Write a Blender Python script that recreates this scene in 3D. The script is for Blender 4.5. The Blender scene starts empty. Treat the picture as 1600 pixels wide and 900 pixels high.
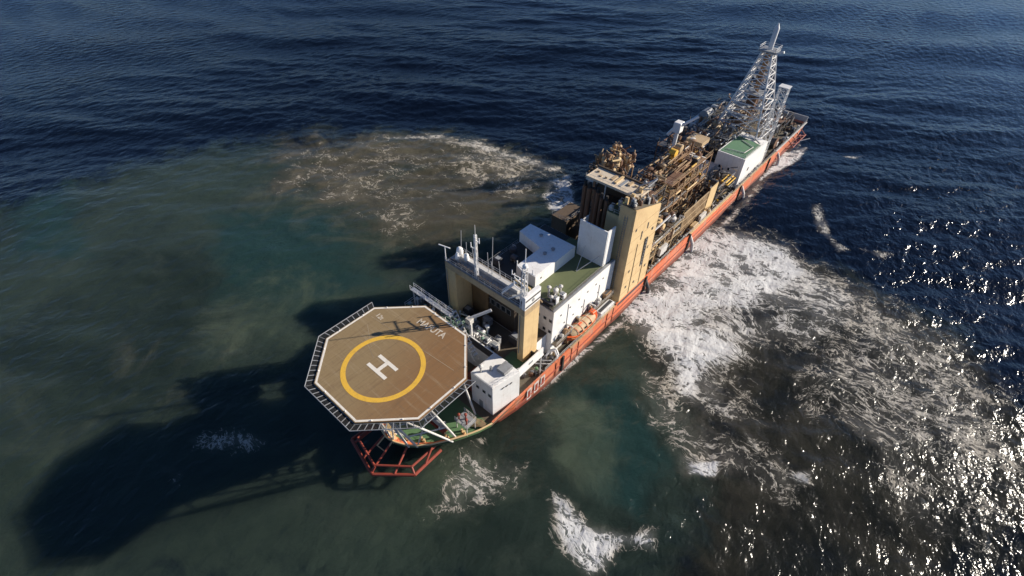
import bpy, bmesh, math, random
import numpy as np
from mathutils import Vector, Matrix

S = bpy.context.scene
COL = S.collection
R = math.radians

# ---------------------------------------------------------------- camera, sky, sun, exposure
cam = bpy.data.objects.new('camera', bpy.data.cameras.new('camera'))
COL.objects.link(cam)
pitch, yaw, roll = .753, -.709, .020
sy, cy, sp, cp = math.sin(yaw), math.cos(yaw), math.sin(pitch), math.cos(pitch)
fwd = Vector((sy*cp, cy*cp, -sp)); rgt = Vector((cy, -sy, 0)); upv = rgt.cross(fwd)
r2 = math.cos(roll)*rgt + math.sin(roll)*upv
u2 = -math.sin(roll)*rgt + math.cos(roll)*upv
M = Matrix((r2, u2, -fwd)).transposed().to_4x4()
M.translation = Vector((47.43, -26.954, 86.8))
cam.matrix_world = M
cam.data.sensor_width = 36
cam.data.lens = 18.0
cam.data.clip_start = 1
cam.data.clip_end = 20000
S.camera = cam

SUN_EL, SUN_AZ = R(24), R(37.4)      # azimuth from +y towards +x
world = bpy.data.worlds.new('World'); S.world = world
world.use_nodes = True
wn = world.node_tree
sky = wn.nodes.new('ShaderNodeTexSky'); sky.sky_type = 'NISHITA'
sky.sun_disc = False; sky.sun_elevation = SUN_EL; sky.sun_rotation = SUN_AZ
sky.air_density = .8; sky.dust_density = .1; sky.ozone_density = 1.5
bg = wn.nodes['Background']; bg.inputs['Strength'].default_value = .06
tint = wn.nodes.new('ShaderNodeMix'); tint.data_type = 'RGBA'; tint.blend_type = 'MULTIPLY'
tint.inputs[0].default_value = 1; tint.inputs[7].default_value = (.67, .83, 1.10, 1)     # clean, deep blue winter sky
wn.links.new(sky.outputs[0], tint.inputs[6]); wn.links.new(tint.outputs[2], bg.inputs[0])
sun = bpy.data.objects.new('sun', bpy.data.lights.new('sun', 'SUN'))
COL.objects.link(sun)
sun.data.energy = 4.8; sun.data.angle = R(.5); sun.data.color = (1, .91, .78)
sd = Vector((math.sin(SUN_AZ)*math.cos(SUN_EL), math.cos(SUN_AZ)*math.cos(SUN_EL), math.sin(SUN_EL)))
sun.rotation_euler = sd.to_track_quat('Z', 'Y').to_euler()
sun.location = (100, 130, 120)
S.view_settings.view_transform = 'Standard'
S.view_settings.look = 'None'
S.view_settings.exposure = 0.68
S.view_settings.gamma = 1.0

# ---------------------------------------------------------------- materials
def nd(t, kind, **kw):
    n = t.nodes.new(kind)
    for k, v in kw.items():
        if hasattr(n, k): setattr(n, k, v)
        else: n.inputs[k.replace('_', ' ')].default_value = v
    return n
def mixc(t, fac, a, b, blend='MIX'):
    n = t.nodes.new('ShaderNodeMix'); n.data_type = 'RGBA'; n.blend_type = blend
    for sock, v in ((0, fac), (6, a), (7, b)):
        if hasattr(v, 'links'): t.links.new(v, n.inputs[sock])
        elif sock == 0: n.inputs[0].default_value = v
        else: n.inputs[sock].default_value = (*v, 1)
    return n.outputs[2]
def math_(t, op, a, b=None, clamp=False):
    n = t.nodes.new('ShaderNodeMath'); n.operation = op; n.use_clamp = clamp
    for i, v in enumerate((a, b)):
        if v is None: continue
        if hasattr(v, 'links'): t.links.new(v, n.inputs[i])
        else: n.inputs[i].default_value = v
    return n.outputs[0]
def ramp(t, val, a, b):
    n = t.nodes.new('ShaderNodeMapRange'); n.interpolation_type = 'SMOOTHSTEP'
    for i, v in enumerate((val, a, b)):
        if hasattr(v, 'links'): t.links.new(v, n.inputs[i])
        else: n.inputs[i].default_value = v
    return n.outputs[0]
def noise(t, vec, scale, detail=4, rough=.55, dist=0):
    n = t.nodes.new('ShaderNodeTexNoise')
    n.inputs['Scale'].default_value = scale; n.inputs['Detail'].default_value = detail
    n.inputs['Roughness'].default_value = rough; n.inputs['Distortion'].default_value = dist
    if vec is not None: t.links.new(vec, n.inputs['Vector'])
    return n.outputs['Fac']
def mapping(t, vec, scale=(1, 1, 1), rot=(0, 0, 0)):
    n = t.nodes.new('ShaderNodeMapping')
    n.inputs['Scale'].default_value = scale; n.inputs['Rotation'].default_value = rot
    t.links.new(vec, n.inputs['Vector'])
    return n.outputs[0]
MATS = {}
def paint(name, col, rough=.55, dirt=.35, dirtcol=(.10, .06, .035), streak=.3, metal=0.0, scale=.5):
    if name in MATS: return MATS[name]
    m = bpy.data.materials.new(name); m.use_nodes = True
    t = m.node_tree; b = t.nodes['Principled BSDF']
    tc = t.nodes.new('ShaderNodeTexCoord'); p = tc.outputs['Object']
    n1 = noise(t, p, scale, 6, .65)
    n2 = noise(t, mapping(t, p, (2.2, 2.2, .12)), 1.0, 4, .6)
    n3 = noise(t, p, scale*6, 3, .6)
    c = mixc(t, math_(t, 'MULTIPLY', ramp(t, n1, .45, .75), dirt), col, dirtcol)
    c = mixc(t, math_(t, 'MULTIPLY', ramp(t, n2, .55, .72), streak), c, dirtcol)
    c = mixc(t, math_(t, 'MULTIPLY', ramp(t, n3, .35, .7), .22), c, tuple(min(1, k*1.25+.01) for k in col))
    t.links.new(c, b.inputs['Base Color'])
    b.inputs['Roughness'].default_value = rough; b.inputs['Metallic'].default_value = metal
    bp = t.nodes.new('ShaderNodeBump'); bp.inputs['Strength'].default_value = .25; bp.inputs['Distance'].default_value = .04
    t.links.new(n3, bp.inputs['Height']); t.links.new(bp.outputs[0], b.inputs['Normal'])
    MATS[name] = m
    return m

def hull_mat():
    m = bpy.data.materials.new('hull_orange'); m.use_nodes = True
    t = m.node_tree; b = t.nodes['Principled BSDF']; p = t.nodes.new('ShaderNodeTexCoord').outputs['Object']
    c = mixc(t, ramp(t, noise(t, p, .09, 5, .6), .35, .65), (.68, .145, .05), (.60, .19, .095))          # faded in stretches
    c = mixc(t, math_(t, 'MULTIPLY', ramp(t, noise(t, mapping(t, p, (1, .5, .25)), .8, 7, .7), .5, .66), .8), c, (.47, .28, .20))   # chalky scrapes
    c = mixc(t, math_(t, 'MULTIPLY', ramp(t, noise(t, mapping(t, p, (1, 1.5, .12)), 1, 5, .65), .53, .7), .75), c, (.20, .065, .035))  # rust runs
    c = mixc(t, math_(t, 'MULTIPLY', ramp(t, noise(t, p, 1.6, 5, .7), .58, .7), .6), c, (.12, .06, .04))
    sz = t.nodes.new('ShaderNodeSeparateXYZ'); t.links.new(p, sz.inputs[0])
    wet = ramp(t, math_(t, 'ADD', sz.outputs[2], math_(t, 'MULTIPLY', noise(t, p, .4, 5, .6), -1.8)), 1.0, .2)
    c = mixc(t, math_(t, 'MULTIPLY', wet, .75), c, (.10, .055, .04))                                      # fouled band at the waterline
    t.links.new(c, b.inputs['Base Color']); b.inputs['Roughness'].default_value = .5
    bp = t.nodes.new('ShaderNodeBump'); bp.inputs['Strength'].default_value = .5; bp.inputs['Distance'].default_value = .12
    t.links.new(noise(t, mapping(t, p, (1, .45, .45)), 1.0, 3, .5), bp.inputs['Height']); t.links.new(bp.outputs[0], b.inputs['Normal'])
    return m
ORANGE = hull_mat()
ORANGE2 = paint('boat_orange', (.72, .12, .03), .4, .15)
RED = paint('red_oxide', (.25, .042, .022), .6, .6, (.10, .035, .03), .4)
CREAM = paint('cream_paint', (.63, .455, .235), .55, .5, (.36, .22, .11), .45, scale=.2)
WHITE = paint('white_paint', (.78, .77, .75), .5, .25, (.42, .33, .25), .34, scale=.3)
OFFWHITE = paint('weathered_white', (.55, .53, .5), .6, .4, (.22, .17, .13), .4)
GREY = paint('grey_steel', (.26, .27, .28), .55, .4)
DGREY = paint('dark_steel', (.055, .055, .06), .6, .3, (.1, .05, .03))
GALV = paint('galvanised', (.45, .46, .47), .45, .3, (.2, .15, .1), .2, metal=.3)
RUST = paint('rust_brown', (.155, .08, .045), .75, .5, (.07, .035, .02), .4, scale=1.1)
RUST2 = paint('rust_ochre', (.27, .165, .09), .75, .45, (.13, .06, .03), .4, scale=1.1)
TAN = paint('tan_paint', (.44, .32, .185), .65, .45, (.18, .10, .06), .45)
GREEN = paint('deck_green', (.085, .17, .075), .7, .5, (.11, .095, .05), .0, scale=.35)
OLIVE = paint('roof_olive', (.115, .135, .06), .75, .45, (.07, .065, .04), .0, scale=.25)
DECKBROWN = paint('deck_brown', (.10, .085, .06), .75, .5, (.17, .09, .05), .0, scale=.4)
GREENPIPE = paint('green_pipe', (.15, .24, .19), .55, .3)
YELLOW = paint('yellow_marking', (.72, .42, .045), .65, .5, (.36, .21, .06), .0, scale=1.3)
MARK = paint('white_marking', (.74, .69, .6), .65, .4, (.40, .31, .21), .0, scale=1.6)
FADED = paint('faded_marking', (.56, .49, .39), .7, .75, (.26, .18, .1), .0, scale=1.4)
GLASS = paint('dark_glass', (.015, .02, .025), .15, .0)
RUBBER = paint('black_rubber', (.02, .02, .02), .8, .2)

def heli_mat():
    m = bpy.data.materials.new('helideck_surface'); m.use_nodes = True
    t = m.node_tree; b = t.nodes['Principled BSDF']
    p = t.nodes.new('ShaderNodeTexCoord').outputs['Object']
    n1 = noise(t, p, .13, 5, .6)
    n2 = noise(t, mapping(t, p, (1.6, .12, 1), (0, 0, R(6))), 1, 5, .65)
    n3 = noise(t, mapping(t, p, (.1, 1.2, 1), (0, 0, R(-12))), 1, 4, .65)
    n4 = noise(t, p, 3, 4, .7)
    n5 = noise(t, mapping(t, p, (.5, 3.0, 1), (0, 0, R(38))), 1, 4, .6)
    n6 = noise(t, mapping(t, p, (3.2, .45, 1), (0, 0, R(4))), 1, 4, .6)
    sxx = t.nodes.new('ShaderNodeSeparateXYZ'); t.links.new(p, sxx.inputs[0])
    side = ramp(t, math_(t, 'ADD', math_(t, 'ADD', sxx.outputs[0], math_(t, 'MULTIPLY', sxx.outputs[1], .45)), math_(t, 'MULTIPLY', n1, 7)), -2, 12)
    c = mixc(t, side, (.255, .18, .088), (.22, .115, .044))      # rustier towards one side, sandier towards the other
    c = mixc(t, math_(t, 'MULTIPLY', ramp(t, n2, .5, .72), .55), c, (.15, .088, .042))
    c = mixc(t, math_(t, 'MULTIPLY', ramp(t, n3, .52, .75), .5), c, (.36, .28, .175))
    c = mixc(t, math_(t, 'MULTIPLY', ramp(t, n5, .55, .72), .4), c, (.15, .11, .065))
    c = mixc(t, math_(t, 'MULTIPLY', ramp(t, n6, .55, .75), .35), c, (.33, .235, .13))
    c = mixc(t, math_(t, 'MULTIPLY', ramp(t, n4, .5, .8), .35), c, (.12, .075, .04))
    # plate seams every 2.2 m
    sx = t.nodes.new('ShaderNodeSeparateXYZ'); t.links.new(p, sx.inputs[0])
    fr = math_(t, 'FRACT', math_(t, 'DIVIDE', sx.outputs[0], 2.2))
    c = mixc(t, math_(t, 'MULTIPLY', math_(t, 'LESS_THAN', fr, .03), .35), c, (.1, .07, .04))
    t.links.new(c, b.inputs['Base Color']); b.inputs['Roughness'].default_value = .72
    return m
HELI = heli_mat()

# ---------------------------------------------------------------- mesh helpers
class MB:
    def __init__(s): s.bm = bmesh.new()
    def box(s, x0, x1, y0, y1, z0, z1, bev=0):
        vs = [s.bm.verts.new(c) for c in ((x0,y0,z0),(x1,y0,z0),(x1,y1,z0),(x0,y1,z0),(x0,y0,z1),(x1,y0,z1),(x1,y1,z1),(x0,y1,z1))]
        fs = [s.bm.faces.new([vs[i] for i in f]) for f in ((3,2,1,0),(4,5,6,7),(0,1,5,4),(1,2,6,5),(2,3,7,6),(3,0,4,7))]
        if bev:
            es = list({e for f in fs for e in f.edges})
            bmesh.ops.bevel(s.bm, geom=es, offset=bev, segments=1, affect='EDGES')
        return s
    def prism(s, pts, z0, z1):
        a = [s.bm.verts.new((x, y, z0)) for x, y in pts]; b = [s.bm.verts.new((x, y, z1)) for x, y in pts]
        n = len(pts)
        for i in range(n): s.bm.faces.new((a[i], a[(i+1)%n], b[(i+1)%n], b[i]))
        s.bm.faces.new(b); s.bm.faces.new(a[::-1])
        return s
    def hexa(s, lo, hi):
        a = [s.bm.verts.new(p) for p in lo]; b = [s.bm.verts.new(p) for p in hi]; n = len(a)
        for i in range(n): s.bm.faces.new((a[i], a[(i+1)%n], b[(i+1)%n], b[i]))
        s.bm.faces.new(b); s.bm.faces.new(a[::-1])
        return s
    def tube(s, p, q, r, r1=None, n=8):
        p, q = Vector(p), Vector(q); r1 = r if r1 is None else r1
        d = q-p
        if d.length < 1e-5: return s
        e = d.to_track_quat('Z', 'Y').to_matrix()
        A = []; B = []
        for i in range(n):
            a = 2*math.pi*i/n; w = e @ Vector((math.cos(a), math.sin(a), 0))
            A.append(s.bm.verts.new(p+w*r)); B.append(s.bm.verts.new(q+w*r1))
        for i in range(n): s.bm.faces.new((A[i], A[(i+1)%n], B[(i+1)%n], B[i]))
        s.bm.faces.new(B); s.bm.faces.new(A[::-1])
        return s
    def path(s, pts, r, n=6, closed=False):
        for i in range(len(pts)-1+closed): s.tube(pts[i], pts[(i+1)%len(pts)], r, n=n)
        return s
    def beam(s, p, q, w, h=None):
        p, q = Vector(p), Vector(q); h = h or w
        d = (q-p); e = d.to_track_quat('Z', 'Y').to_matrix()
        o = [(-w/2,-h/2),(w/2,-h/2),(w/2,h/2),(-w/2,h/2)]
        return s.hexa([p+e@Vector((a,b,0)) for a,b in o], [q+e@Vector((a,b,0)) for a,b in o])
    def lathe(s, c, prof, n=14, axis='z'):
        rings = []
        for r, h in prof:
            ring = []
            for i in range(n):
                a = 2*math.pi*i/n; u, v = r*math.cos(a), r*math.sin(a)
                o = {'z': (u, v, h), 'x': (h, u, v), 'y': (u, h, v)}[axis]
                ring.append(s.bm.verts.new((c[0]+o[0], c[1]+o[1], c[2]+o[2])))
            rings.append(ring)
        for A, B in zip(rings, rings[1:]):
            for i in range(n): s.bm.faces.new((A[i], A[(i+1)%n], B[(i+1)%n], B[i]))
        s.bm.faces.new(rings[-1]); s.bm.faces.new(rings[0][::-1])
        return s
    def ringflat(s, cx, cy, z, r0, r1, h=.012, n=72):
        V = []
        for i in range(n):
            a = 2*math.pi*i/n; c, d = math.cos(a), math.sin(a)
            V.append([s.bm.verts.new((cx+r*c, cy+r*d, zz)) for r, zz in ((r0, z), (r1, z), (r1, z+h), (r0, z+h))])
        for i in range(n):
            A, B = V[i], V[(i+1)%n]
            for k in range(4): s.bm.faces.new((A[k], A[(k+1)%4], B[(k+1)%4], B[k]))
        return s
    def rail(s, pts, h=1.05, r=.035, step=2.0, rows=(1.05, .55)):
        for a, b in zip(pts, pts[1:]):
            a, b = Vector(a), Vector(b); n = max(1, round((b-a).length/step))
            for i in range(n+1):
                p = a.lerp(b, i/n); s.tube(p, p+Vector((0, 0, h)), r, n=5)
            for z in rows: s.tube(a+Vector((0, 0, z)), b+Vector((0, 0, z)), r, n=5)
        return s
    def build(s, name, mat, parent=None, smooth=False, label=None):
        bmesh.ops.recalc_face_normals(s.bm, faces=s.bm.faces)
        me = bpy.data.meshes.new(name); s.bm.to_mesh(me); s.bm.free()
        me.materials.append(mat)
        if smooth:
            for f in me.polygons: f.use_smooth = True
            try: me.set_sharp_from_angle(angle=R(40))
            except Exception: pass
        o = bpy.data.objects.new(name, me); COL.objects.link(o)
        if parent:
            o.parent = parent
            w = Matrix()
            q = parent
            while q: w = Matrix.Translation(q.location) @ w; q = q.parent
            if w.translation.length > 1e-6: me.transform(w.inverted())
        if label: o['label'] = label
        return o
def thing(name, label, cat, loc=(0, 0, 0), group=None):
    o = bpy.data.objects.new(name, None); COL.objects.link(o); o.location = loc
    o.empty_display_size = .5
    o['label'] = label; o['category'] = cat
    if group: o['group'] = group
    return o
def text_mesh(txt, size, name, mat, parent, mtx, depth=.006):
    cu = bpy.data.curves.new(name, 'FONT'); cu.body = txt; cu.size = size
    cu.align_x = 'CENTER'; cu.align_y = 'CENTER'; cu.extrude = depth; cu.offset = .02*size
    tmp = bpy.data.objects.new(name, cu); COL.objects.link(tmp)
    dg = bpy.context.evaluated_depsgraph_get()
    me = bpy.data.meshes.new_from_object(tmp.evaluated_get(dg))
    bpy.data.objects.remove(tmp); bpy.data.curves.remove(cu)
    me.name = name; me.transform(mtx); me.materials.clear(); me.materials.append(mat)
    o = bpy.data.objects.new(name, me); COL.objects.link(o); o.parent = parent
    return o

# outlines in metres on the water, as (density, edge softness, polygon)
FOAM = [
 (0.84, 7, [(9.1,54.3), (9.5,66.9), (9.9,82.8), (8.9,99.7), (21.4,106.2), (33.4,108.0), (42.0,99.8), (39.3,84.6), (36.6,73.5), (30.1,70.4), (28.8,66.4), (36.8,65.7), (41.2,62.2), (36.9,52.5), (37.9,41.7), (32.6,41.0), (27.5,47.5), (19.6,50.1)]),
 (0.6, 9, [(8.3,97.0), (18.2,104.9), (25.8,109.0), (44.3,105.3), (56.3,100.1), (56.9,86.5), (52.8,72.6), (44.4,68.7), (41.0,52.8), (48.6,47.4), (47.5,40.8), (38.3,38.1), (24.6,47.2), (16.4,51.2), (9.1,54.3)]),
 (0.47, 12, [(33.4,108.0), (59.9,103.3), (77.8,97.7), (86.0,85.0), (89.6,56.3), (76.1,43.0), (53.2,55.4), (43.3,64.1), (47.9,83.7)]),
 (0.62, 3.5, [(25.4,35.5), (27.9,36.3), (39.1,31.5), (46.7,34.1), (47.2,30.4), (42.7,27.1), (37.3,29.9)]),
 (0.66, 3, [(41.7,45.1), (43.6,46.8), (51.7,41.1), (51.6,38.4), (47.5,40.8)]),
 (0.72, 2.2, [(25.6,9.5), (28.2,10.3), (35.1,9.1), (40.0,12.1), (43.7,16.1), (45.6,11.8), (40.9,8.9), (41.1,4.0), (39.3,1.3), (34.5,1.9), (30.9,4.0)]),
 (0.5, 4, [(7.1,1.1), (9.2,7.4), (20.2,11.1), (24.1,7.4), (22.2,1.9), (18.4,-5.1), (12.5,-8.2), (12.4,-3.8)]),
 (0.5, 8, [(-82.2,87.2), (-72.1,96.6), (-37.3,100.0), (-31.4,85.4), (-39.3,73.3), (-50.4,67.9), (-69.0,71.8)]),
 (0.62, 3, [(-100.1,72.5), (-87.2,88.7), (-76.4,87.9), (-73.6,93.2), (-51.4,96.9), (-36.6,99.0), (-37.2,92.9), (-68.9,86.7), (-83.8,82.4), (-96.2,69.5)]),
 (0.27, 10, [(-127.0,45.3), (-100.9,73.1), (-67.3,85.1), (-34.3,82.7), (-45.2,52.1), (-41.1,34.4), (-65.3,35.8), (-94.9,26.8)]),
 (0.8, 2, [(-37.8,87.1), (-34.6,98.1), (-20.8,81.0), (-25.4,74.6), (-32.8,79.3)]),
 (0.85, 1, [(11.2,161.3), (16.3,172.5), (17.8,158.2), (13.7,140.1), (13.7,124.6), (16.6,115.4), (12.2,136.0)]),
 (0.55, 1.5, [(29.7,132.1), (32.6,134.8), (39.9,119.8), (45.6,117.4), (43.5,113.5), (33.8,122.5)]),
 (0.6, 1, [(26.3,172.2), (34.4,181.0), (32.1,173.9)]),
 (0.5, 1, [(45.2,118.9), (55.3,123.6), (53.3,118.8)]),
 (0.6, 1, [(55.3,39.3), (59.5,43.8), (60.2,39.7), (57.9,38.4)]),
 (0.85, 1, [(41.5,29.4), (46.0,34.3), (47.2,30.4), (43.1,27.5)]),
 (0.5, 1, [(12.9,16.9), (14.4,24.2), (15.6,20.6)]),
 (0.38, 2, [(-30.1,-28.8), (-27.5,-22.8), (-17.8,-17.8), (-18.3,-22.6), (-26.5,-28.1)]),
 (0.38, 2, [(-30.5,-34.3), (-23.8,-31.6), (-21.2,-33.9)]),
 (0.46, 4, [(22.5,45.3), (37.9,41.7), (51.6,42.8), (60.5,40.7), (58.7,33.1), (50.3,31.5), (40.3,29.1), (28.4,33.1)]),
 (0.62, 1, [(10.3,23.4), (12.4,50.7), (13.3,94.7), (13.7,115.1), (15.6,114.5), (15.7,93.0), (14.6,49.5), (12.2,22.7)]),
 (0.42, 1, [(13.3,116.1), (12.5,173.7), (14.6,171.6), (15.8,114.8)]),
 (0.4, 2, [(6.1,-5.6), (7.1,2.8), (9.8,10.3), (10.8,22.4), (12.4,22.5), (12.3,9.3), (9.8,0.2)]),
]
SEDIMENT = [
 (1, 22, [(-145.0,-45.7), (-145.6,3.5), (-129.2,46.6), (-85.8,90.6), (-37.3,100.0), (-6.6,73.4), (13.0,95.3), (31.7,93.8), (41.2,62.2), (51.6,42.8), (56.5,6.4), (42.7,-5.8), (-38.2,-77.6)]),
 (0.95, 12, [(13.0,95.3), (25.8,109.0), (48.8,106.0), (73.6,101.6), (87.0,85.9), (101.8,71.5), (84.3,31.1), (49.6,0.3), (36.0,48.3)]),
]
BROWN = [
 (1, 18, [(-129.2,46.6), (-85.8,90.6), (-37.3,100.0), (-31.3,75.9), (-33.0,45.4), (-41.1,34.4), (-62.7,33.9), (-94.9,26.8)]),
 (0.12, 12, [(13.0,95.3), (48.8,106.0), (87.0,85.9), (98.0,54.6), (52.6,14.3), (26.0,39.4)]),
 (0.5, 4, [(-170.8,-11.3), (-165.8,2.6), (-153.1,2.2), (-160.6,-10.5)]),
 (0.4, 12, [(-63.7,-27.8), (-51.5,-6.3), (-32.2,-10.9), (-45.5,-27.2)]),
]
TEAL = [
 (1, 10, [(-99.2,9.0), (-76.2,34.6), (-38.1,23.6), (-40.7,3.5), (-63.0,-8.3)]),
 (1, 5, [(13.2,27.8), (23.2,39.0), (40.3,29.1), (41.1,14.4), (29.2,12.7)]),
 (0.8, 8, [(-155.2,-28.9), (-146.7,-11.0), (-101.2,-20.5), (-113.3,-38.4)]),
]
CALM = [
 (1, 14, [(-182.7,-54.3), (-146.6,-5.7), (-112.6,37.0), (-67.7,51.9), (-27.0,89.5), (9.7,54.8), (22.5,45.3), (31.9,25.1), (32.4,1.3), (29.0,-17.9), (-38.2,-77.6), (-155.0,-69.7)]),
]
AERATED = [
 (1, 5, [(14.2,20.4), (16.2,30.5), (25.5,30.6), (33.3,22.9), (36.7,13.4), (29.9,11.7), (22.8,13.5)]),
 (0.8, 5, [(2.5,0.5), (10.5,9.5), (22.6,10.0), (23.7,1.8), (14.9,-10.3), (7.7,-12.5)]),
 (0.55, 8, [(-35.4,13.9), (-32.8,-4.6), (-39.4,-19.6), (-53.9,-23.7), (-69.6,-5.2), (-60.9,16.3)]),
]
SILT = [
 (1, 14, [(9.0,95.6), (28.5,111.5), (51.3,108.2), (73.2,103.9), (88.7,91.5), (105.9,75.2), (84.9,26.7), (50.9,1.5), (47.3,15.9), (45.2,27.0), (35.0,39.1), (22.5,45.3), (14.3,53.3)]),
]
# ---------------------------------------------------------------- the sea
def smooth(a, b, x):
    t = np.clip((x-a)/(b-a), 0, 1); return t*t*(3-2*t)
def signed_dist(P, poly):
    poly = np.array(poly); n = len(poly); d = np.full(len(P), 1e9); ins = np.zeros(len(P), bool)
    for i in range(n):
        a, b = poly[i], poly[(i+1) % n]; e = b-a; w = P-a
        t = np.clip((w@e)/max(e@e, 1e-9), 0, 1)
        d = np.minimum(d, np.hypot(*(w-t[:, None]*e).T))
        c = ((a[1] > P[:, 1]) != (b[1] > P[:, 1])) & (P[:, 0] < (b[0]-a[0])*(P[:, 1]-a[1])/((b[1]-a[1]) or 1e-9)+a[0])
        ins ^= c
    return np.where(ins, d, -d)
def mask(P, L):
    out = np.zeros(len(P))
    for dens, w, poly in L: out = np.maximum(out, dens*smooth(-w, w, signed_dist(P, poly)))
    return out
def graded(a, b, step, far):
    core = list(np.arange(a, b+step, step)); s = step
    hi = [core[-1]]; lo = [core[0]]
    while hi[-1] < far: s *= 1.16; hi.append(hi[-1]+s)
    s = step
    while lo[-1] > -far: s *= 1.16; lo.append(lo[-1]-s)
    return np.array(lo[:0:-1]+core+hi[1:])
def sea():
    xs = graded(-200, 150, .8, 9000); ys = graded(-75, 250, .8, 9000)
    X, Y = np.meshgrid(xs, ys); P = np.c_[X.ravel(), Y.ravel()]
    rng = np.random.RandomState(4)
    z = np.zeros(len(P)); wind = math.atan2(-.75, .66)
    for i in range(110):
        lam = 2.6*(30/2.6)**(rng.rand()**1.25); k = 2*math.pi/lam
        a = wind+rng.normal(0, .42); amp = .0095*lam**.72*rng.uniform(.4, 1)
        fade = np.clip(1-np.hypot(P[:, 0]+60, P[:, 1]-90)/(lam*60+120), 0, 1)
        ph = k*(P[:, 0]*math.cos(a)+P[:, 1]*math.sin(a))+rng.rand()*6.28
        z += amp*np.sin(ph)*fade
    for lam, a, amp in ((74, -.85, .55), (58, -1.05, .42), (46, -.6, .36), (38, -1.2, .25)):
        k = 2*math.pi/lam; z += amp*np.sin(k*(P[:, 0]*math.cos(a)+P[:, 1]*math.sin(a))+rng.rand()*6.28)*np.clip(1-np.hypot(P[:, 0], P[:, 1]-90)/2500, 0, 1)
    gust = .75+.25*np.sin(P[:, 0]*.021+P[:, 1]*.013)*np.sin(P[:, 1]*.027-P[:, 0]*.008+1.3)
    z *= gust*(1-.3*mask(P, CALM))
    ny, nx = X.shape
    me = bpy.data.meshes.new('sea')
    idx = np.arange(nx*ny).reshape(ny, nx)
    q = np.stack([idx[:-1, :-1], idx[:-1, 1:], idx[1:, 1:], idx[1:, :-1]], -1).reshape(-1, 4)
    me.vertices.add(nx*ny); me.vertices.foreach_set('co', np.c_[P, z].astype(np.float32).ravel())
    me.loops.add(q.size); me.loops.foreach_set('vertex_index', q.ravel().astype(np.int32))
    me.polygons.add(len(q)); me.polygons.foreach_set('loop_start', np.arange(0, q.size, 4, dtype=np.int32))
    me.polygons.foreach_set('loop_total', np.full(len(q), 4, np.int32))
    me.update(); me.validate()
    me.polygons.foreach_set('use_smooth', np.ones(len(q), bool))
    # where foam floats and how much sediment the water carries, in metres round the ship
    for nm, L in (('foam', FOAM), ('sediment', SEDIMENT), ('brown', BROWN), ('teal', TEAL), ('calm', CALM), ('aerated', AERATED), ('silt', SILT)):
        at = me.attributes.new(nm, 'FLOAT', 'POINT'); at.data.foreach_set('value', mask(P, L).astype(np.float32))
    o = bpy.data.objects.new('sea', me); COL.objects.link(o); o['kind'] = 'structure'
    m = bpy.data.materials.new('sea_water'); m.use_nodes = True; me.materials.append(m)
    t = m.node_tree; b = t.nodes['Principled BSDF']
    pos = t.nodes.new('ShaderNodeNewGeometry').outputs['Position']
    def att(n): a = t.nodes.new('ShaderNodeAttribute'); a.attribute_name = n; return a.outputs['Fac']
    big = noise(t, pos, .022, 8, .62, .6); mid = noise(t, pos, .11, 8, .65, .8); fine = noise(t, mapping(t, pos, (1, .55, 1), (0, 0, R(15))), 2.0, 6, .72, .3)
    # sediment
    blot = noise(t, pos, .05, 9, .68, 1.2)
    sed = math_(t, 'ADD', att('sediment'), math_(t, 'MULTIPLY', math_(t, 'SUBTRACT', mid, .5), .7))
    sed = math_(t, 'ADD', sed, math_(t, 'MULTIPLY', math_(t, 'SUBTRACT', blot, .5), 1.5))
    sed = ramp(t, sed, .25, .85)
    turb = mixc(t, ramp(t, big, .3, .62), WC['olive_dark'], WC['olive'])
    tl = ramp(t, math_(t, 'ADD', att('teal'), math_(t, 'MULTIPLY', math_(t, 'SUBTRACT', mid, .5), 1.2)), .3, 1.0)
    turb = mixc(t, math_(t, 'MULTIPLY', tl, .8), turb, WC['teal'])
    st_ = ramp(t, math_(t, 'ADD', att('silt'), math_(t, 'MULTIPLY', math_(t, 'SUBTRACT', mid, .5), .8)), .3, .8)
    turb = mixc(t, st_, turb, mixc(t, ramp(t, blot, .38, .62), WC['silt_dark'], WC['silt']))
    turb = mixc(t, math_(t, 'MULTIPLY', ramp(t, blot, .52, .68), math_(t, 'MULTIPLY', att('calm'), .35)), turb, WC['cloud'])
    br = ramp(t, math_(t, 'ADD', att('brown'), math_(t, 'MULTIPLY', math_(t, 'SUBTRACT', mid, .5), 1.6)), .3, .9)
    br = math_(t, 'MULTIPLY', br, ramp(t, blot, .2, .5))
    turb = mixc(t, br, turb, WC['brown'])
    turb = mixc(t, math_(t, 'MULTIPLY', ramp(t, blot, .5, .66), math_(t, 'MULTIPLY', att('brown'), .6)), turb, WC['pale'])
    col = mixc(t, sed, WC['deep'], turb)
    # pale, air-filled water
    ae = ramp(t, math_(t, 'ADD', att('aerated'), math_(t, 'MULTIPLY', math_(t, 'SUBTRACT', blot, .5), 2.2)), .25, 1.1)
    col = mixc(t, math_(t, 'MULTIPLY', ae, .85), col, WC['aerated'])
    # foam: marbled filaments, drawn out along the flow away from the hull
    def warp(sc, amt, src):
        wp = t.nodes.new('ShaderNodeVectorMath'); wp.operation = 'MULTIPLY_ADD'
        nc = t.nodes.new('ShaderNodeTexNoise'); nc.inputs['Scale'].default_value = sc; nc.inputs['Detail'].default_value = 4
        t.links.new(src, nc.inputs['Vector']); t.links.new(nc.outputs['Color'], wp.inputs[0])
        wp.inputs[1].default_value = (amt, amt, 0); t.links.new(src, wp.inputs[2])
        return wp.outputs[0]
    w1 = warp(.06, 14, pos); w2 = warp(.35, 3.0, w1)
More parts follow.
